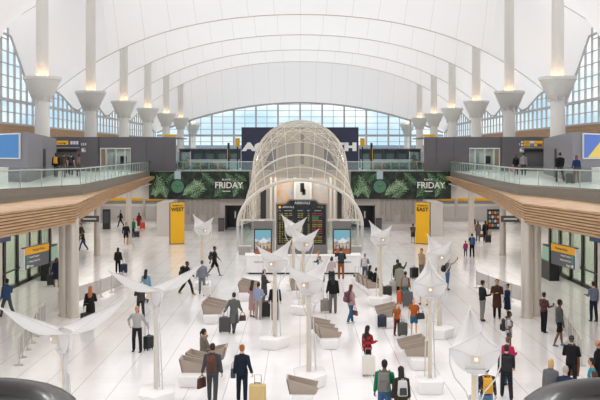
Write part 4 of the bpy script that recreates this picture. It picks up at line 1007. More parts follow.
    if kind in ('coat', 'dress'):
        y_ = (J['k', 1].y + J['k', -1].y) / 2; spread = abs(J['k', 1].y - J['k', -1].y) / 2
        q = hip.z; ln = .46 if kind == 'coat' else .62
        b.tube([T(0, 0, .02), T(0, 0, -.1), V3(0, y_ * .4, q - ln * .6), V3(0, y_ * .8, q - ln)], [(.175, .135), (.2, .15), (.205, .15 + spread * .5), (.215, .15 + spread * .9)], 14)
    for s in (-1, 1):
        a, e, w_ = J['s', s], J['e', s], J['w', s]
        st = a - R @ V3(s * .08, 0, .0)
        if kind == 'tee': b.tube([st, a, a.lerp(e, .62)], [.07, .072, .064], 10)
        elif kind == 'vest': b.tube([st, a], [.06, .05], 10)
        else:
            t_ = .0 if kind in ('shirt', 'dress') else .006
            b.tube([st, a, e, w_], [.072 + t_, .07 + t_, .056 + t_, .042 + t_], 10)
    tn = {'jacket': 'jacket', 'coat': 'coat', 'tee': 'tee_shirt', 'shirt': 'shirt', 'dress': 'dress', 'sweater': 'sweater', 'vest': 'vest'}[kind]
    garment(tn, b, col)
    if kind in ('jacket', 'coat'):                            # collar and shirt front
        c = MB(); c.tube([T(0, -.012, .5), T(0, -.015, .565)], [(.085, .082), (.072, .074)], 12, cap=False); c.v = [tuple(Vector(v) * k) for v in c.v]; c.obj('collar', cloth(col), root, smooth=True)
    if inner:
        c = MB(); c.slab([T(-.05, .118, .46), T(.05, .118, .46), T(.035, .15, .26), T(0, .158, .15), T(-.035, .15, .26)], R @ V3(0, .006, 0)); c.v = [tuple(Vector(v) * k) for v in c.v]; c.obj('shirt_front', mat(inner, .8), root)
    if belt:
        c = MB(); c.tube([T(0, 0, -.035), T(0, 0, .0)], [(.187, .142), (.187, .142)], 16, cap=False); c.v = [tuple(Vector(v) * k) for v in c.v]; c.obj('belt', mat(belt, .4), root, smooth=True)
    if scarf:
        c = MB(); c.tube([T(.09 * math.cos(a), .085 * math.sin(a) + .0, .53 + .01 * math.sin(a * 2)) for a in [2 * PI * i / 12 for i in range(13)]], .04, 8); c.v = [tuple(Vector(v) * k) for v in c.v]; c.obj('scarf', mat(scarf, .9), root, smooth=True)
    # ---- shoes
    for s in (-1, 1):
        an, toe = J['a', s], J['t', s]; c = MB()
        c.tube([an + V3(0, -.055, -.052), an + V3(0, -.02, -.04), an + V3(0, .05, -.045), (an + V3(0, .05, -.05)).lerp(toe, .7), toe + V3(0, .025, 0)], [(.03, .026), (.046, .045), (.046, .04), (.046, .028), (.026, .018)], 10, ref=(0, 0, 1))
        if kind == 'boots': pass
        c.v = [tuple(Vector(v) * k) for v in c.v]; c.obj('shoe', mat(shade(shoes), .5), root, smooth=True)
    # ---- hair and hats
    hk, hc = hair; hm_ = mat(hc, .7, scale=60, var=.18)
    c = MB()
    if hk != 'bald':
        hh = [(-.085, -.055, .045, .035), (-.06, -.045, .068, .055), (-.02, -.032, .08, .074), (.03, -.022, .085, .09), (.08, -.014, .077, .09), (.112, -.01, .054, .066), (.13, -.01, .02, .026)]
        c.tube([hp(0, y, z) for z, y, a_, b_ in hh], [(a_, b_) for z, y, a_, b_ in hh], 12)
        if hk == 'long': c.tube([hp(0, -.03, .06), hp(0, -.058, -.03), hp(0, -.075, -.14), T(0, -.125, .42), T(0, -.135, .33)], [(.08, .08), (.086, .062), (.09, .052), (.095, .04), (.06, .022)], 12)
        if hk == 'bob': c.tube([hp(0, -.02, .08), hp(0, -.03, .0), hp(0, -.035, -.09), hp(0, -.04, -.125)], [(.08, .085), (.094, .082), (.096, .07), (.07, .05)], 12)
        if hk == 'bun': c.ball(hp(0, -.1, .1), .045)
        if hk == 'afro': c.ball(hp(0, -.03, .05), (.125, .12, .115), 14, 9)
        if hk == 'tail': c.tube([hp(0, -.09, .05), hp(0, -.14, .0), hp(0, -.13, -.16)], [.03, .034, .014], 8)
    else:
        c.tube([hp(0, -.04, -.06), hp(0, -.03, -.02), hp(0, -.02, .01)], [(.07, .055), (.079, .07), (.079, .08)], 12, cap=False)
    c.v = [tuple(Vector(v) * k) for v in c.v]; c.obj('hair', hm_, root, smooth=True)
    if hat:
        kind2, hc2 = hat; c = MB()
        hh = [(.02, -.006, .092, .108), (.07, -.008, .088, .102), (.115, -.01, .066, .078), (.14, -.01, .02, .03)]
        c.tube([hp(0, y, z) for z, y, a_, b_ in hh], [(a_, b_) for z, y, a_, b_ in hh], 14)
        if kind2 == 'cap': c.tube([hp(0, .07, .035), hp(0, .165, .022)], [(.075, .012), (.05, .008)], 10, ref=(0, 0, 1))
        if kind2 == 'brim': c.tube([hp(0, -.006, .02), hp(0, -.006, .034)], [(.16, .175), (.155, .17)], 18)
        c.v = [tuple(Vector(v) * k) for v in c.v]; c.obj('hat', cloth(hc2), root, smooth=True)
    M = Matrix.Translation((loc[0], loc[1], z0)) @ Matrix.Rotation(rad(heading), 4, 'Z')
    root_info = dict(root=root, M=M, back=M @ ((T(0, -.135 if kind not in ('coat', 'jacket') else -.15, .27)) * k), hand={s: M @ ((J['w', s] + J['f', s] * .09) * k) for s in (-1, 1)}, heading=heading, k=k, lean=lean, sh={s: J['s', s] for s in (-1, 1)})
    return root_info
def P(px, py, head, heading, label, **kw):
    d = F * H / (py - YH); Ht = kw.pop('Ht', None)
    if Ht is None: Ht = min(1.88, max(1.55, H - (head - YH) * d / F))
    x, y = fl(px, py)
    return person((x, y, 0), heading, label, Ht=Ht, **kw)

def rbox(mb, c, d): return mb.box(c, d)
def backpack(pi, label, c1, c2=None, sc=1.):
    k = pi['k'] * sc; b = pi['back']
    r = thing('backpack', label, 'backpack', b, rad(pi['heading']))
    r.rotation_euler = (rad(-pi['lean']), 0, rad(pi['heading']))
    c2 = c2 or c1
    m1, m2 = mat(c1, .75, scale=30, var=.1), mat(c2, .75, scale=30, var=.1)
    MB().box((0, -.085 * k, .0), (.31 * k, .17 * k, .47 * k), top=.86, topy=.8).obj('bag_body', m1, r, bevel=.055 * k, seg=3, smooth=True, sharp=80)
    MB().box((0, -.185 * k, -.08 * k), (.23 * k, .07 * k, .22 * k), top=.9, topy=.8).obj('front_pocket', m2, r, bevel=.025 * k, seg=2, smooth=True, sharp=80)
    MB().tube([(-.04 * k, -.06 * k, .22 * k), (-.03 * k, -.08 * k, .27 * k), (.03 * k, -.08 * k, .27 * k), (.04 * k, -.06 * k, .22 * k)], .009, 6).obj('top_handle', m1, r, smooth=True)
    for s in (-1, 1):
        MB().tube([(s * .1 * k, -.01, .17 * k), (s * .115 * k, .05 * k, .245 * k), (s * .12 * k, .17 * k, .24 * k), (s * .125 * k, .27 * k, .12 * k), (s * .14 * k, .26 * k, -.02 * k), (s * .19 * k, .13 * k, -.12 * k), (s * .13 * k, -.01, -.16 * k)], [(.026, .008)] * 7, 6, ref=(0, 1, 0)).obj('strap', m2, r, smooth=True)
    return r
def suitcase(px, py, heading, label, c, h=.62, w=.44, dp=.26, handle=.4, z=0, loc=None, lie=False, trim=None, tilt=0):
    x, y = fl(px, py) if loc is None else loc
    r = thing('suitcase', label, 'suitcase', (x, y, z), rad(heading))
    r.rotation_euler = (rad(tilt), 0, rad(heading))
    m = mat(c, .5, scale=20, var=.06); w0 = .06
    MB().box((0, 0, w0 + h / 2), (w, dp, h)).obj('case_body', m, r, bevel=.05, seg=3, smooth=True, sharp=80)
    rb = MB()
    for i in range(5): rb.box((-w * .36 + i * w * .18, 0, w0 + h / 2), (.02, dp + .012, h - .14))
    rb.obj('rib', m, r)
    dk = mat(trim or '#26262a', .5)
    for sx in (-1, 1):
        for sy in (-1, 1):
            q = MB(); q.ball((sx * (w / 2 - .05), sy * (dp / 2 - .05), .032), (.02, .032, .032), 8, 6); q.obj('wheel', dk, r, smooth=True)
    if handle > 0:
        q = MB(); q.tube([(-.1, dp / 2 - .04, w0 + h - .01), (-.1, dp / 2 - .04, w0 + h + handle), (.1, dp / 2 - .04, w0 + h + handle), (.1, dp / 2 - .04, w0 + h - .01)], .012, 6); q.obj('pull_handle', mat('#8f8f90', .35, .6), r)
    MB().tube([(-.09, 0, w0 + h - .01), (-.07, 0, w0 + h + .035), (.07, 0, w0 + h + .035), (.09, 0, w0 + h - .01)], .014, 6).obj('grip', dk, r, smooth=True)
    return r
def handbag(pt, heading, label, c, w=.3, h=.22, dp=.1, drop=.16, name='handbag', cat='bag'):
    r = thing(name, label, cat, (pt[0], pt[1], pt[2] - drop - h), rad(heading))
    m = mat(c, .6, scale=25, var=.08)
    MB().box((0, 0, h / 2), (w, dp, h), top=.9).obj('bag_body', m, r, bevel=.025, seg=2, smooth=True, sharp=80)
    for s in (-1, 1): MB().tube([(-w * .3, s * dp * .3, h - .01), (-w * .2, s * .01, h + drop * .8), (0, 0, h + drop), (w * .2, s * .01, h + drop * .8), (w * .3, s * dp * .3, h - .01)], .008, 6).obj('handle', m, r, smooth=True)
    MB().box((0, -dp / 2 - .002, h * .62), (w * .5, .012, h * .4)).obj('flap', m, r, bevel=.006)
    return r
def phone(pt, heading, label):
    r = thing('phone', label, 'phone', pt, rad(heading)); MB().box((0, 0, .03), (.075, .01, .15)).obj('case', M_BLACK, r, bevel=.004); MB().box((0, -.006, .03), (.066, .002, .135)).obj('screen', mat('#30353a', .15), r)
# ---------------------------------------------------------------- left hall
DN = '#3f5674'; BK = '#222226'; JN = '#3d5f85'
a = P(7, 317, 278, 50, 'person in denim jacket walking left by the glass exit doors, carrying a grey bundle', top=('jacket', '#3f5c85'), bottom=('pants', '#5c626b'), shoes='#202020', legs='walk', arms=('down', 'hold'), skin='b')
handbag(a['hand'][1] + Vector((0, 0, .16)), 20, 'grey folded bundle carried by the person in the denim jacket', '#8f8a88', w=.42, h=.16, dp=.2, drop=.02, name='bundle', cat='bag')
P(56.5, 287, 258, 15, 'person in short navy coat with bare legs beside the hanging sign on the left', top=('coat', '#232a44'), bottom=None, shoes='#1a1a1a', hair=('bob', '#5b2a22'), female=True, skin='b', legs='step', arms=('case', 'down'))
suitcase(51, 286, 10, 'black suitcase of the person in the short navy coat', BK, h=.6)
P(83, 250.5, 230, 95, 'person in brown top and blue jeans striding left past the rear column', top=('sweater', '#4a3d2c'), bottom=('pants', '#2f4a78'), legs='walk', arms=('back', 'fwd'), skin='b', shoes='#262626')
P(81, 243, 223, 80, 'person in dark jacket walking just behind the one in the brown top', top=('jacket', '#35353a'), bottom=('pants', '#6b6b70'), legs='walkr', arms=('fwd', 'back'), shoes='#262626')
P(90.5, 327, 284, 0, 'person in long black coat with ginger hair near the left column pair', top=('coat', '#26241f'), bottom=('pants', '#1c1c1e'), hair=('long', '#b0643a'), female=True, arms=('case', 'hold'), Ht=1.78)
suitcase(86, 328, 8, 'black suitcase standing left of the person with ginger hair', '#19191b', h=.6, w=.48)
P(118, 273, 248, 5, 'person with long dark hair and black clothes beside a navy suitcase, left floor', top=('jacket', '#2b2727'), bottom=('pants', '#1c1b1d'), hair=('long', '#2a1c18'), female=True, arms=('down', 'case'))
suitcase(124, 273.5, 0, 'navy suitcase right of the long haired person in black', '#23263f', h=.55, w=.42)
P(146, 304, 270, -10, 'person in pale blue shirt and jeans with dark hair near the broadside sail', top=('shirt', '#8fb6d0'), bottom=('pants', '#2f6a92'), hair=('long', '#2b1e1a'), female=True, arms=('hold', 'down'), shoes='#d8d5d0')
P(140.5, 318, 285, 20, 'person in charcoal suit with head bowed in front of the one in pale blue', top=('jacket', '#47464a'), bottom=('pants', '#38383c'), hair=('short', '#5a5656'), arms=('hold', 'down'), lean=8, Ht=1.66, legs='step')
P(137, 352, 305, 172, 'bald person in pale grey shirt and dark trousers facing the camera, hand on hip', top=('shirt', '#c3c0bc'), bottom=('pants', '#2b2826'), hair=('bald', '#6b5244'), belt='#1d1a18', arms=('drag', 'hip'), legs='apart', skin='m', Ht=1.76)
suitcase(148.5, 350, 60, 'black suitcase pulled by the bald person in the grey shirt', '#1c1c1e', h=.5, w=.4, handle=.5)
a = P(187, 294.5, 261, -105, 'person in black jacket walking with a large pack, left of the rear planter', top=('jacket', '#1f1f21'), bottom=('pants', '#3a3430'), shoes='#c9a03c', legs='walk', arms=('fwd', 'back'), skin='d', hair=('short', '#15110f'))
backpack(a, 'bulky black backpack on the person left of the rear planter', '#1b1b1d', sc=1.25)
P(202, 294, 261, 8, 'person in light grey suit facing the rear left planter', top=('jacket', '#8f9298'), bottom=('pants', '#868a92'), hair=('short', '#5e5a58'), shoes='#201d1c')
suitcase(206.5, 296, 10, 'cream suitcase beside the person in the light grey suit', '#d9d4cd', h=.5, w=.42, handle=.25)
a = P(214.5, 276, 246, -95, 'person in black top and shorts walking right with a small backpack', top=('tee', '#232326'), bottom=('shorts', '#1c1c20'), shoes='#5f8fb0', legs='walk', arms=('fwd', 'back'), skin='d', hair=('short', '#120e0c'))
backpack(a, 'dark backpack on the person in black shorts', '#2c2c30')
P(120.5, 226.5, 210, 115, 'person in black suit walking at the far left concourse, white shirt showing', top=('jacket', '#1f1f22'), bottom=('pants', '#1f1f22'), inner='#e5e2de', legs='walk', arms=('back', 'fwd'))
P(126, 244.5, 219, -165, 'person in navy top and tan shorts walking toward the camera near the left concourse', top=('sweater', '#262a3c'), bottom=('shorts', '#262a3c'), shoes='#8a5f3c', legs='walk', skin='m', arms=('fwd', 'back'))
P(133, 237.5, 219, 160, 'person in green jacket with long dark hair near the left concourse', top=('jacket', '#1f7a55'), bottom=('pants', '#1f2a3f'), hair=('long', '#1c1512'), female=True, arms=('down', 'case'))
suitcase(137, 237.5, 20, 'dark suitcase beside the person in the green jacket', '#252a36', h=.5)
P(139, 229, 213, 10, 'person in red dress with long dark hair at the far left concourse', top=('dress', '#a3262b'), bottom=None, hair=('long', '#2a1815'), female=True, arms=('down', 'case'))
suitcase(142.5, 229, 0, 'orange suitcase beside the person in the red dress', '#d0552b', h=.6, w=.5)
# ---------------------------------------------------------------- middle
a = P(234, 333, 292, -15, 'person in long grey coat walking away with a dark suitcase and brown bag', top=('coat', '#6d706c'), bottom=('pants', '#4d4f50'), hair=('short', '#2b211c'), legs='walk', arms=('drag', 'fwd'))
suitcase(225, 333, -8, 'dark grey suitcase rolled by the person in the long grey coat', '#4a474a', h=.62, w=.5)
handbag(a['hand'][1], 20, 'small brown bag in the right hand of the person in the grey coat', '#4a2c24', w=.3, h=.24)
P(252.5, 317, 281, -30, 'person in long pink dress with dark hair standing at the middle left', top=('dress', '#c9a3a0'), bottom=('skirt', '#c9a3a0'), hair=('long', '#2b1d18'), female=True, shoes='#7a4a38', arms=('hold', 'down'), skin='m')
P(258.5, 319.5, 283, -15, 'person in pale blue shirt and beige trousers beside the pink dress', top=('shirt', '#aab3cf'), bottom=('pants', '#b9afa3'), hair=('tail', '#1f1714'), female=True, shoes='#cfc8c0', arms=('down', 'hold'))
suitcase(266, 318, 0, 'tall black suitcase between the pale blue shirt and the pole', '#1b1b1d', h=.72, w=.4, handle=.2)
P(264, 305, 270, -70, 'person in dark grey jacket with brown shawl behind the pair in pink and blue', top=('coat', '#4d4a48'), bottom=('pants', '#45423f'), scarf='#5a3a2c', arms=('hold', 'hold'), hair=('short', '#2b1d16'))
P(275, 320, 280, 5, 'person in navy jacket and grey trousers standing behind the middle left pole', top=('jacket', '#2a2f3a'), bottom=('pants', '#a59c94'), arms=('down', 'down'), shoes='#8a8178', Ht=1.7)
P(319.5, 279.5, 252, 70, 'person in teal top with orange hair leaning toward a phone by the counter', top=('sweater', '#2f6670'), bottom=('pants', '#2b2d33'), hair=('short', '#b06a3c'), arms=('hold', 'hold'), lean=6)
P(322.5, 282, 261, 80, 'person in white jacket with dark skirt beside the one in teal at the counter', top=('jacket', '#e2dedb'), bottom=('pants', '#34343a'), hair=('long', '#9a7a5c'), female=True, arms=('hold', 'hold'), lean=20, Ht=1.55)
P(331.5, 287, 257, 20, 'person in pale pink shirt behind the one in the black hat', top=('shirt', '#dccbca'), bottom=('pants', '#3a3a40'), hair=('bob', '#1c1512'), arms=('down', 'hold'), skin='m')
P(333, 313, 272, -5, 'person in black jacket, black hat and loose grey trousers near the middle aisle', top=('jacket', '#212226'), bottom=('pants', '#7a756f'), hair=('long', '#1c1613'), hat=('beanie', '#17171a'), arms=('case', 'down'), female=True)
suitcase(325.5, 312, 0, 'grey striped suitcase beside the person in the black hat', '#8b847c', h=.55, w=.5)
a = P(341, 279, 247, 5, 'person in navy top and rust trousers photographing the counter from behind', top=('sweater', '#29304a'), bottom=('pants', '#a8622f'), shoes='#6b3f25', arms=('photo', 'hold'), hair=('short', '#5a3a26'))
backpack(a, 'dark green backpack on the person in rust trousers', '#2c3830')
phone(a['hand'][-1], 5, 'phone held up by the person in rust trousers')
a = P(351, 323.5, 285, -60, 'person in pink jacket and jeans with long brown hair walking in the middle', top=('jacket', '#c4a09f'), bottom=('pants', '#3f6a86'), hair=('long', '#4a2a1e'), female=True, shoes='#d5cdc5', legs='step', arms=('hold', 'down'))
backpack(a, 'maroon backpack on the person in the pink jacket', '#5c3546', '#754a5c')
handbag(a['hand'][1], -60, 'brown handbag held by the person in the pink jacket', '#6b3a28', w=.32, h=.22)
a = P(365, 281, 254, -15, 'person in grey pink top and pale cap at the far end of the bench', top=('shirt', '#a08f92'), bottom=('pants', '#5b6270'), hair=('short', '#8a7a72'), hat=('cap', '#b0aac0'), arms=('down', 'hold'))
backpack(a, 'pale grey backpack on the person in the cap', '#c3c0c4')
suitcase(356.8, 283, 0, 'dark grey suitcase left of the person in the cap', '#4a484a', h=.5, w=.4)
def seat(px, py, z, heading, label, **kw):
    x, y = fl(px, py); return person((x, y, z), heading, label, legs='sit', **kw)
seat(370, 292, .05, -65, 'person in dark green top with dark hair sitting on the bench right of the counter', top=('sweater', '#24302c'), bottom=('pants', '#26262a'), hair=('long', '#15110f'), female=True, arms=('lap', 'lap'))
seat(374.3, 294.7, .05, -75, 'person in black jacket sitting on the bench looking at a phone', top=('jacket', '#1c1c1e'), bottom=('pants', '#26262a'), hair=('short', '#2b2019'), arms=('hold', 'hold'), lean=10)
suitcase(387.5, 296, 20, 'black suitcase in front of the seated person in black', '#2b2a2c', h=.48, w=.44, handle=0)
# ---------------------------------------------------------------- right of the middle
a = P(397.5, 292, 260, -35, 'person in olive jacket pointing a phone, beside a cream suitcase', top=('jacket', '#4a4a36'), bottom=('pants', '#57544c'), arms=('down', 'photo'), skin='d', hair=('short', '#15100e'))
phone(a['hand'][1], -35, 'phone held by the person in the olive jacket')
P(399.5, 295, 264, -10, 'person in pale grey green coat with full dark hair', top=('coat', '#a9a999'), bottom=('pants', '#2a2624'), hair=('afro', '#2b1d18'), female=True, skin='d')
a = P(405.5, 304, 272, -10, 'person in ochre top and teal skirt behind the big grey suitcase', top=('shirt', '#b07c42'), bottom=('skirt', '#3f7a78'), hair=('bun', '#2b1a14'), female=True, skin='b')
backpack(a, 'grey backpack on the person in the ochre top', '#8a8a8c')
suitcase(393.5, 293, 0, 'cream suitcase left of the person in olive', '#c9c2b6', h=.62, w=.44)
suitcase(400.5, 303.5, 60, 'orange suitcase beside the big grey suitcase', '#d4592c', h=.62, w=.44, handle=0)
suitcase(407.8, 307.5, -5, 'big dark grey suitcase in front of the person in ochre', '#5b5a5a', h=.74, w=.52, handle=.06)
a = P(421.5, 279, 249, 130, 'person in tan jacket standing behind the near sail light on the right', top=('jacket', '#b59f83'), bottom=('pants', '#77706a'), hair=('short', '#2a1d17'), arms=('down', 'drag'), skin='m')
suitcase(414.2, 278.5, 30, 'black leaning bag left of the person in the tan jacket', '#1b1b1d', h=.62, w=.5, dp=.3, handle=.1, tilt=0)
P(423.5, 305, 268, 15, 'person in navy shorts hidden behind the sail light, bare legs showing', top=('tee', '#d5d2ce'), bottom=('shorts', '#252c42'), shoes='#1d1d1f', legs='step', Ht=1.72)
a = P(447.5, 290, 258, -80, 'person in grey shirt and jeans raising one arm to photograph', top=('tee', '#8a8683'), bottom=('pants', '#4a7299'), arms=('down', 'up'), skin='m', hair=('short', '#8a5f38'), shoes='#4a4038')
backpack(a, 'black backpack on the person with the raised arm', '#1d1d20')
phone(a['hand'][1], -80, 'phone in the raised hand of the person in grey shirt and jeans')
a = P(413, 243, 224, 5, 'person in dark red top and shorts standing beside the EAST sign', top=('tee', '#6b2a2c'), bottom=('shorts', '#4a4a3c'), skin='m', shoes='#3a2a22')
backpack(a, 'grey backpack on the person beside the EAST sign', '#5c5a58')
a = P(473, 232.5, 216, -20, 'person in black top and red shorts at the far right', top=('jacket', '#1c1c1f'), bottom=('shorts', '#b8262c'), skin='d', legs='step')
a = P(478, 241.5, 221, -20, 'person in grey brown coat with a brown bag at the far right', top=('coat', '#7d746e'), bottom=('pants', '#77706b'), hair=('long', '#6b4a36'), female=True)
handbag(a['hand'][1], 0, 'brown bag of the person in the grey brown coat', '#7a4a2e', w=.45, h=.3)
P(485.3, 241.5, 221, 10, 'person in long black coat with long dark hair at the far right', top=('coat', '#1f1d1f'), bottom=('pants', '#1f1d1f'), hair=('long', '#2a1a15'), female=True)
suitcase(488, 243, 0, 'black suitcase in front of the person in the long black coat', '#1a1a1c', h=.62, w=.5)
P(490, 241, 229, 20, 'child in pale top standing by the black suitcase at the far right', top=('tee', '#a9a79a'), bottom=('shorts', '#8a7f74'), hair=('short', '#7a5a3c'), Ht=1.05)
a = P(465.5, 256.5, 241, 5, 'child in pink jacket walking beside the person with the blue backpack', top=('jacket', '#c2457a'), bottom=('pants', '#3a4663'), hair=('tail', '#2a1c17'), Ht=1.15, female=True)
a = P(472, 257, 234, 5, 'person in dark clothes with a blue backpack beside the child in pink', top=('tee', '#26282f'), bottom=('pants', '#1d1d21'), arms=('down', 'down'))
backpack(a, 'blue backpack on the person beside the child in pink', '#33598a', sc=1.1)
P(482.5, 321, 281, -75, 'person in black sweater and grey trousers talking with the one in brown', top=('sweater', '#222226'), bottom=('pants', '#8f8b88'), arms=('down', 'hold'), hair=('short', '#17120f'), skin='m')
P(497, 318.5, 280, 165, 'person in long brown coat facing the camera in the trio', top=('coat', '#54372a'), bottom=('pants', '#1d1a1a'), arms=('cross', 'hold'), hair=('short', '#17120f'), skin='m', inner='#2b2524')
P(507.5, 318, 286, 110, 'person in navy blouse and skirt turned toward the brown coat', top=('shirt', '#25365c'), bottom=('skirt', '#1d2a4a'), arms=('hold', 'down'), hair=('bun', '#17120f'), female=True, skin='m')
# ---------------------------------------------------------------- right front
a = P(509, 356, 312, -100, 'person in white tee shirt and jeans standing right of the large sail light', top=('tee', '#d9d5d0'), bottom=('pants', '#34507a'), skin='d', hair=('short', '#120e0c'), arms=('down', 'down'))
backpack(a, 'black backpack on the person in the white tee shirt', '#232326')
P(508, 386, 338, -40, 'person in bright pink jacket half hidden by the dark suit', top=('jacket', '#cf2f66'), bottom=('pants', '#3a5f92'), hair=('bun', '#6b4630'), arms=('down', 'hold'), female=True)
a = P(506.5, 399, 344, -8, 'person in charcoal suit with a backpack walking away at the lower right', top=('jacket', '#333235'), bottom=('pants', '#2d2c30'), hair=('short', '#2b1d17'), legs='walk', arms=('back', 'fwd'))
backpack(a, 'black backpack on the person in the charcoal suit', '#1b1b1e')
a = P(486.5, 426, 366, 0, 'person in dark checked shirt and jeans below the large sail light', top=('shirt', ('#3a383e', '#1c1b1e')), bottom=('pants', '#5f87ad'), hair=('short', '#1d1613'), hat=('beanie', '#242226'))
backpack(a, 'yellow backpack below the large sail light', '#d9a02a', '#c48d22', sc=.95)
a = P(544, 332.5, 293, -60, 'person in maroon checked shirt and black trousers looking at a phone near the right column', top=('shirt', ('#5e3236', '#2e1d20')), bottom=('pants', '#1d1c1e'), arms=('hold', 'hold'), hair=('short', '#17120f'), skin='m')
phone(a['hand'][1], -60, 'phone held by the person in the maroon checked shirt')
P(559.5, 346.5, 300, -85, 'person in grey top, black shorts and blue shoes at the right barrier', top=('shirt', '#5a5a5d'), bottom=('shorts', '#1c1c1f'), shoes='#3f86ad', skin='d', hair=('short', '#120e0c'), arms=('down', 'down'), legs='step')
P(593.5, 321.5, 282, 20, 'person in grey blue shirt and dark jeans by the right exit doors', top=('shirt', '#8691a6'), bottom=('pants', '#2b3246'), arms=('hold', 'down'), hair=('short', '#2a1c16'))
a = P(571.5, 390, 337, -25, 'person in black coat and flat cap holding a brown coat at the lower right', top=('jacket', '#242326'), bottom=('pants', '#2a2628'), hair=('short', '#5a5450'), hat=('cap', '#3a3433'), arms=('hold', 'hold'), scarf='#2b3342')
r = thing('folded_coat', 'brown coat hanging over the arm of the person in the flat cap', 'coat', a['M'] @ Vector((.02, .27, .62)), rad(-25))
MB().tube([(0, 0, .52), (0, .02, .3), (.0, .02, .0), (0, .0, -.22)], [(.19, .07), (.21, .09), (.2, .08), (.17, .06)], 12).obj('body', mat('#8a5228', .85, scale=20, var=.1), r, smooth=True); MB().tube([(-.17, .03, .3), (-.2, .04, 0), (-.17, .04, -.25)], [.05, .05, .04], 8).obj('sleeve', mat('#8a5228', .85, scale=20, var=.1), r, smooth=True)
P(551, 419, 360, -40, 'blonde person in grey jacket above the bottom right handrail', top=('jacket', '#77777a'), bottom=('pants', '#3a3a40'), hair=('bob', '#cfa877'), female=True)
P(565.5, 428, 367, -25, 'grey haired person in navy jacket above the bottom right handrail', top=('jacket', '#2b3a55'), bottom=('pants', '#2a2c33'), hair=('short', '#a59f98'))
P(598.5, 396, 341, 50, 'bald person in black jacket at the right edge', top=('jacket', '#1f1d1f'), bottom=('pants', '#222226'), hair=('bald', '#7a5a48'), skin='m')
P(592, 417, 359, 70, 'person in teal tee shirt with dark hair at the bottom right', top=('tee', '#2f9fb0'), bottom=('pants', '#2a2c33'), hair=('short', '#17120f'), skin='m')
P(594.5, 431, 370, 40, 'person in teal top with brown hair in front of the teal tee shirt', top=('tee', '#3aa5b5'), bottom=('pants', '#2a2c33'), hair=('bob', '#4a2f22'), skin='m', female=True, Ht=1.62)
# ---------------------------------------------------------------- front middle
a = P(212.5, 402, 344, -3, 'person in grey suit with brown backpack walking away at the front', top=('jacket', '#5a595c'), bottom=('pants', '#535256'), hair=('short', '#2a1c16'), legs='step', arms=('case', 'down'), shoes='#3a2418', skin='m')
backpack(a, 'brown leather backpack on the person in the grey suit', '#5a3428', '#4a2a20')
handbag(a['hand'][-1], 60, 'dark brown briefcase carried by the person in the grey suit', '#4a2b20', w=.4, h=.32, dp=.1, drop=.06, name='briefcase', cat='briefcase')
a = P(242, 402, 345, -4, 'person in navy trouser suit with red hair at the front', top=('jacket', '#232a38'), bottom=('pants', '#232a38'), hair=('bun', '#a8602f'), female=True, arms=('down', 'drag'), legs='stand', Ht=1.74)
handbag(a['hand'][-1] + Vector((-.02, .0, .42)), 0, 'small navy shoulder bag of the person in the navy suit', '#3a4152', w=.16, h=.3, dp=.1, drop=.2)
suitcase(257.5, 410, -6, 'gold suitcase pulled by the person in the navy suit', '#cdb079', h=.72, w=.5, handle=.25, trim='#3a322a')
x_, y_ = fl(187.5, 388.5)
a = person((-3.42, 31.5, .04), -60, 'person in taupe shawl sitting on the left bench with a phone at the ear', legs='sit', top=('sweater', '#8d7f72'), bottom=('pants', '#6a5f55'), hair=('tail', '#241812'), arms=('phone', 'lap'), skin='m', female=True, scarf='#8d7f72')
a = P(367.5, 372, 326, -45, 'person in red checked jacket with long dark hair behind the white suitcase', top=('jacket', ('#b3222a', '#2a1216')), bottom=('pants', '#232226'), hair=('long', '#1c1512'), female=True, skin='m', arms=('down', 'hold'), legs='step')
suitcase(367, 374, 0, 'white suitcase behind the person in the red checked jacket', '#e0dad0', h=.66, w=.46, dp=.26, handle=.2, loc=(fl(367, 371)[0], fl(367, 372)[1] - .55))
a = P(397, 335.5, 304, -150, 'child in orange tee shirt and maroon trousers with a green strap', top=('tee', '#c4622a'), bottom=('pants', '#6b2a2c'), Ht=1.34, hair=('short', '#8a5230'))
backpack(a, 'green backpack on the child in orange', '#2f5a3a', sc=.9)
a = P(414, 334.5, 298, 175, 'person in orange tee shirt and blue shorts facing the camera', top=('tee', '#c9692c'), bottom=('shorts', '#3a7a9a'), hair=('short', '#8a5230'), Ht=1.5, shoes='#d5d0c8')
handbag(a['hand'][-1] + Vector((.02, -.05, .5)), 20, 'black shoulder bag of the person in orange and blue shorts', '#2b2a2c', w=.36, h=.26, dp=.14, drop=.25)
suitcase(402.5, 336, 10, 'dark green suitcase between the two people in orange', '#4a4c46', h=.5, w=.4, handle=.1)
suitcase(382, 328, -3, 'navy suitcase at the end of the bench beside the child in orange', '#242a42', h=.5, w=.4, handle=.08)
a = P(384.5, 425, 361, -12, 'person in green sweater and jeans at the bottom right of the middle', top=('sweater', '#1f8a5a'), bottom=('pants', '#4a6a99'), hair=('short', '#120e0c'), skin='d', arms=('down', 'hold'))
backpack(a, 'grey backpack on the person in the green sweater', '#77736f', '#6a6663', sc=1.1)
phone(a['hand'][1], -12, 'phone held by the person in the green sweater')
a = P(401, 429, 368, 5, 'person in dark olive coat and brown knitted hat at the bottom', top=('coat', '#3f3a30'), bottom=('pants', '#2a2826'), hair=('long', '#1c1613'), hat=('beanie', '#4a3428'), female=True)
backpack(a, 'white and black backpack on the person in the olive coat', '#c9c6c4', '#3a3a3c', sc=.95)
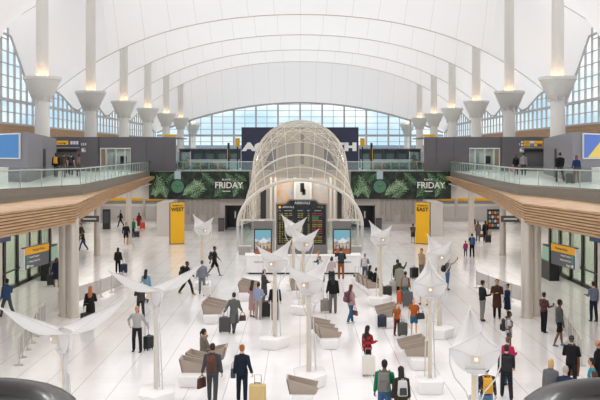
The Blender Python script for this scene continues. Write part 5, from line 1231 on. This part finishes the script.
# ---------------------------------------------------------------- on the mezzanines
def MP(px, d, heading, label, **kw): return person(((px - 300) * d / F, d, MZ), heading, label, **kw)
a = MP(56, 65.8, 2, 'person in black jacket with yellow backpack on the left mezzanine', top=('jacket', '#1d1d20'), bottom=('pants', '#1d1d20'), legs='step', skin='d', Ht=1.8)
backpack(a, 'yellow backpack on the left mezzanine', '#d9a02f')
a = MP(63.6, 66.8, 0, 'person in beige trousers with olive backpack on the left mezzanine', top=('tee', '#6b5a4a'), bottom=('pants', '#8a7a6a'), skin='m', Ht=1.82)
backpack(a, 'dark olive backpack on the left mezzanine', '#3a382c', sc=1.1)
MP(67.8, 78, 0, 'person in dark top farther back between the backpacks on the left mezzanine', top=('jacket', '#2b2a30'), bottom=('pants', '#2a2a2e'))
a = MP(71, 72, 0, 'person in dark top with blue backpack on the left mezzanine', top=('tee', '#2a2d33'), bottom=('pants', '#3a3d45'))
backpack(a, 'dark blue backpack on the left mezzanine', '#2f3d52')
a = MP(78.8, 68, 5, 'person in grey brown jacket farthest right of the group on the left mezzanine', top=('jacket', '#7d6f66'), bottom=('pants', '#4a4448'), hair=('bob', '#4a241c'), skin='m')
backpack(a, 'grey brown backpack on the left mezzanine', '#776a62', sc=.9)
a = MP(516, 74, 0, 'person in black jacket with long auburn hair on the right mezzanine', top=('jacket', '#1f1c20'), bottom=('pants', '#2a2528'), hair=('long', '#4a241a'), female=True, arms=('case', 'down'), Ht=1.66)
handbag(a['hand'][-1], 0, 'orange bag held on the right mezzanine', '#d0673a', w=.3, h=.36)
MP(523.6, 72, 0, 'person in light grey jacket on the right mezzanine', top=('jacket', '#a9a3a6'), bottom=('pants', '#3a3a40'), Ht=1.78)
MP(560, 54.5, 0, 'large person in black jacket walking away on the right mezzanine', top=('jacket', '#1a1a1c'), bottom=('pants', '#1c1c1f'), legs='walk', arms=('back', 'fwd'), Ht=1.86)
MP(576.5, 52.3, -4, 'person in navy jacket with red hair on the right mezzanine', top=('jacket', '#22345f'), bottom=('pants', '#8a6a52'), hair=('bob', '#7a2f25'), female=True, legs='step', arms=('drag', 'down'), Ht=1.66)
suitcase(0, 0, 0, 'dark suitcase pulled on the right mezzanine', '#2b2a2e', loc=((569.5 - 300) * 51.8 / F, 51.8), z=MZ, h=.55, w=.42)

# ---------------------------------------------------------------- grow every body and garment surface
dg = bpy.context.evaluated_depsgraph_get()
new = []
for o, ex, em in LATE:
    new.append(bpy.data.meshes.new_from_object(o.evaluated_get(dg), preserve_all_data_layers=False, depsgraph=dg))
for (o, ex, em), me in zip(LATE, new):
    o.modifiers.clear()
    if ex is not None:
        xm = ex.mesh('x', list(em), smooth=True)
        bm = bmesh.new(); bm.from_mesh(me); bm.from_mesh(xm)
        me.materials.clear()
        for m_ in em: me.materials.append(m_)
        bm.to_mesh(me); bm.free(); bpy.data.meshes.remove(xm)
    me.polygons.foreach_set('use_smooth', [True] * len(me.polygons))
    old = o.data; me.name = o.name; o.data = me
    if old.users == 0: bpy.data.meshes.remove(old)
# ================================================================ light, sky, camera
wd = bpy.data.worlds.new('sky'); SC.world = wd; wd.use_nodes = True
nt = wd.node_tree; N = nt.nodes; L = nt.links; bg = N['Background']
tc = N.new('ShaderNodeTexCoord'); sp = N.new('ShaderNodeSeparateXYZ'); L.new(tc.outputs['Generated'], sp.inputs[0])
cr = N.new('ShaderNodeValToRGB'); e = cr.color_ramp.elements
e[0].position = 0.; e[0].color = lin('#c4dbec'); e[1].position = .17; e[1].color = lin('#dde6ec'); q0 = cr.color_ramp.elements.new(.06); q0.color = lin('#b4d4ec'); q = cr.color_ramp.elements.new(.4); q.color = lin('#f0eff0')
L.new(sp.outputs['Z'], cr.inputs[0])
mp = N.new('ShaderNodeMapping'); mp.inputs['Scale'].default_value = (9, 9, 22); L.new(tc.outputs['Generated'], mp.inputs[0])
nz = N.new('ShaderNodeTexNoise'); nz.inputs['Scale'].default_value = 1.; nz.inputs['Detail'].default_value = 5; L.new(mp.outputs[0], nz.inputs['Vector'])
c2 = N.new('ShaderNodeValToRGB'); c2.color_ramp.elements[0].position = .38; c2.color_ramp.elements[1].position = .58; L.new(nz.outputs['Fac'], c2.inputs[0])
mx = N.new('ShaderNodeMix'); mx.data_type = 'RGBA'; mx.inputs[7].default_value = lin('#f4f6f8'); L.new(c2.outputs[0], mx.inputs[0]); L.new(cr.outputs[0], mx.inputs[6])
L.new(mx.outputs[2], bg.inputs['Color']); bg.inputs['Strength'].default_value = SKY
su = bpy.data.lights.new('sun', 'SUN'); su.energy = SUN; su.angle = rad(20); so = bpy.data.objects.new('sun', su); COL.objects.link(so); so.rotation_euler = (rad(18), rad(8), 0)
def area(name, loc, size, power, col=(1, .96, .9), rot=(0, 0, 0)):
    a = bpy.data.lights.new(name, 'AREA'); a.shape = 'RECTANGLE'; a.size, a.size_y = size; a.energy = power; a.color = col
    o = bpy.data.objects.new(name, a); COL.objects.link(o); o.location = loc; o.rotation_euler = rot
    return o
for s in (-1, 1):
    area('downlight_fill', (s * 14.0, 48, 4.3), (2, 26), 160); area('downlight_fill', (s * 18.5, 78, 4.5), (6, 18), 420); area('downlight_fill', (s * 18.5, 94, 4.3), (8, 7), 260)
    area('downlight_fill', (s * 6.1, 89.8, 2.5), (1.6, 1.6), 10); area('downlight_fill', (s * 18.7, 50, 4.2), (2.5, 14), 420); area('downlight_fill', (s * 23.8, 90.2, 7.9), (2.6, 1.6), 25); area('downlight_fill', (s * 18.4, 90., 8.1), (2.4, 1.4), 30)  # unseen area lights added to brighten the exit, recess and vestibule
cl_ = bpy.data.lights.new('canopy_fill', 'SPOT'); cl_.energy = 450; cl_.color = (1, .98, .95); cl_.spot_size = rad(150); cl_.spot_blend = .6; cl_.shadow_soft_size = .1  # unseen spot and area light added to lift the dim canopy interior
cl_o = bpy.data.objects.new('canopy_fill', cl_); COL.objects.link(cl_o); cl_o.location = (0, 76.5, 10.1)
area('canopy_fill', (0, 78.6, 5.6), (6, 2), 120)
for s in (-1, 1):                                            # unseen fill spots added near the masts to brighten the hall floor
    for k in range(-3, 4):
        sp_ = bpy.data.lights.new('floor_fill_spot', 'SPOT'); sp_.energy = FILL; sp_.spot_size = rad(125); sp_.spot_blend = 1; sp_.shadow_soft_size = 1.2; sp_.color = (1, .985, .97)
        o = bpy.data.objects.new('floor_fill_spot', sp_); COL.objects.link(o); o.location = (s * 20.6, MAST_D[0] + SP * k, 15.6)
        o.rotation_euler = (Vector((0, MAST_D[0] + SP * k - 6, 0)) - o.location).to_track_quat('-Z', 'Y').to_euler()
cam = bpy.data.cameras.new('camera'); co = bpy.data.objects.new('camera', cam); COL.objects.link(co)
cam.sensor_width = 36; cam.lens = F / 600 * 36; cam.shift_y = -(200 - YH) / 600; cam.clip_end = 3000; cam.clip_start = .1
co.location = (0, 0, H); co.rotation_euler = (PI / 2, 0, 0); SC.camera = co
SC.view_settings.view_transform = 'Standard'; SC.view_settings.look = 'None'; SC.view_settings.exposure = EXPO; SC.view_settings.gamma = 1; SC.view_settings.use_curve_mapping = False
SC.cycles.use_denoising = True
SC.cycles.max_bounces = 10; SC.cycles.transparent_max_bounces = 24; SC.cycles.diffuse_bounces = 5
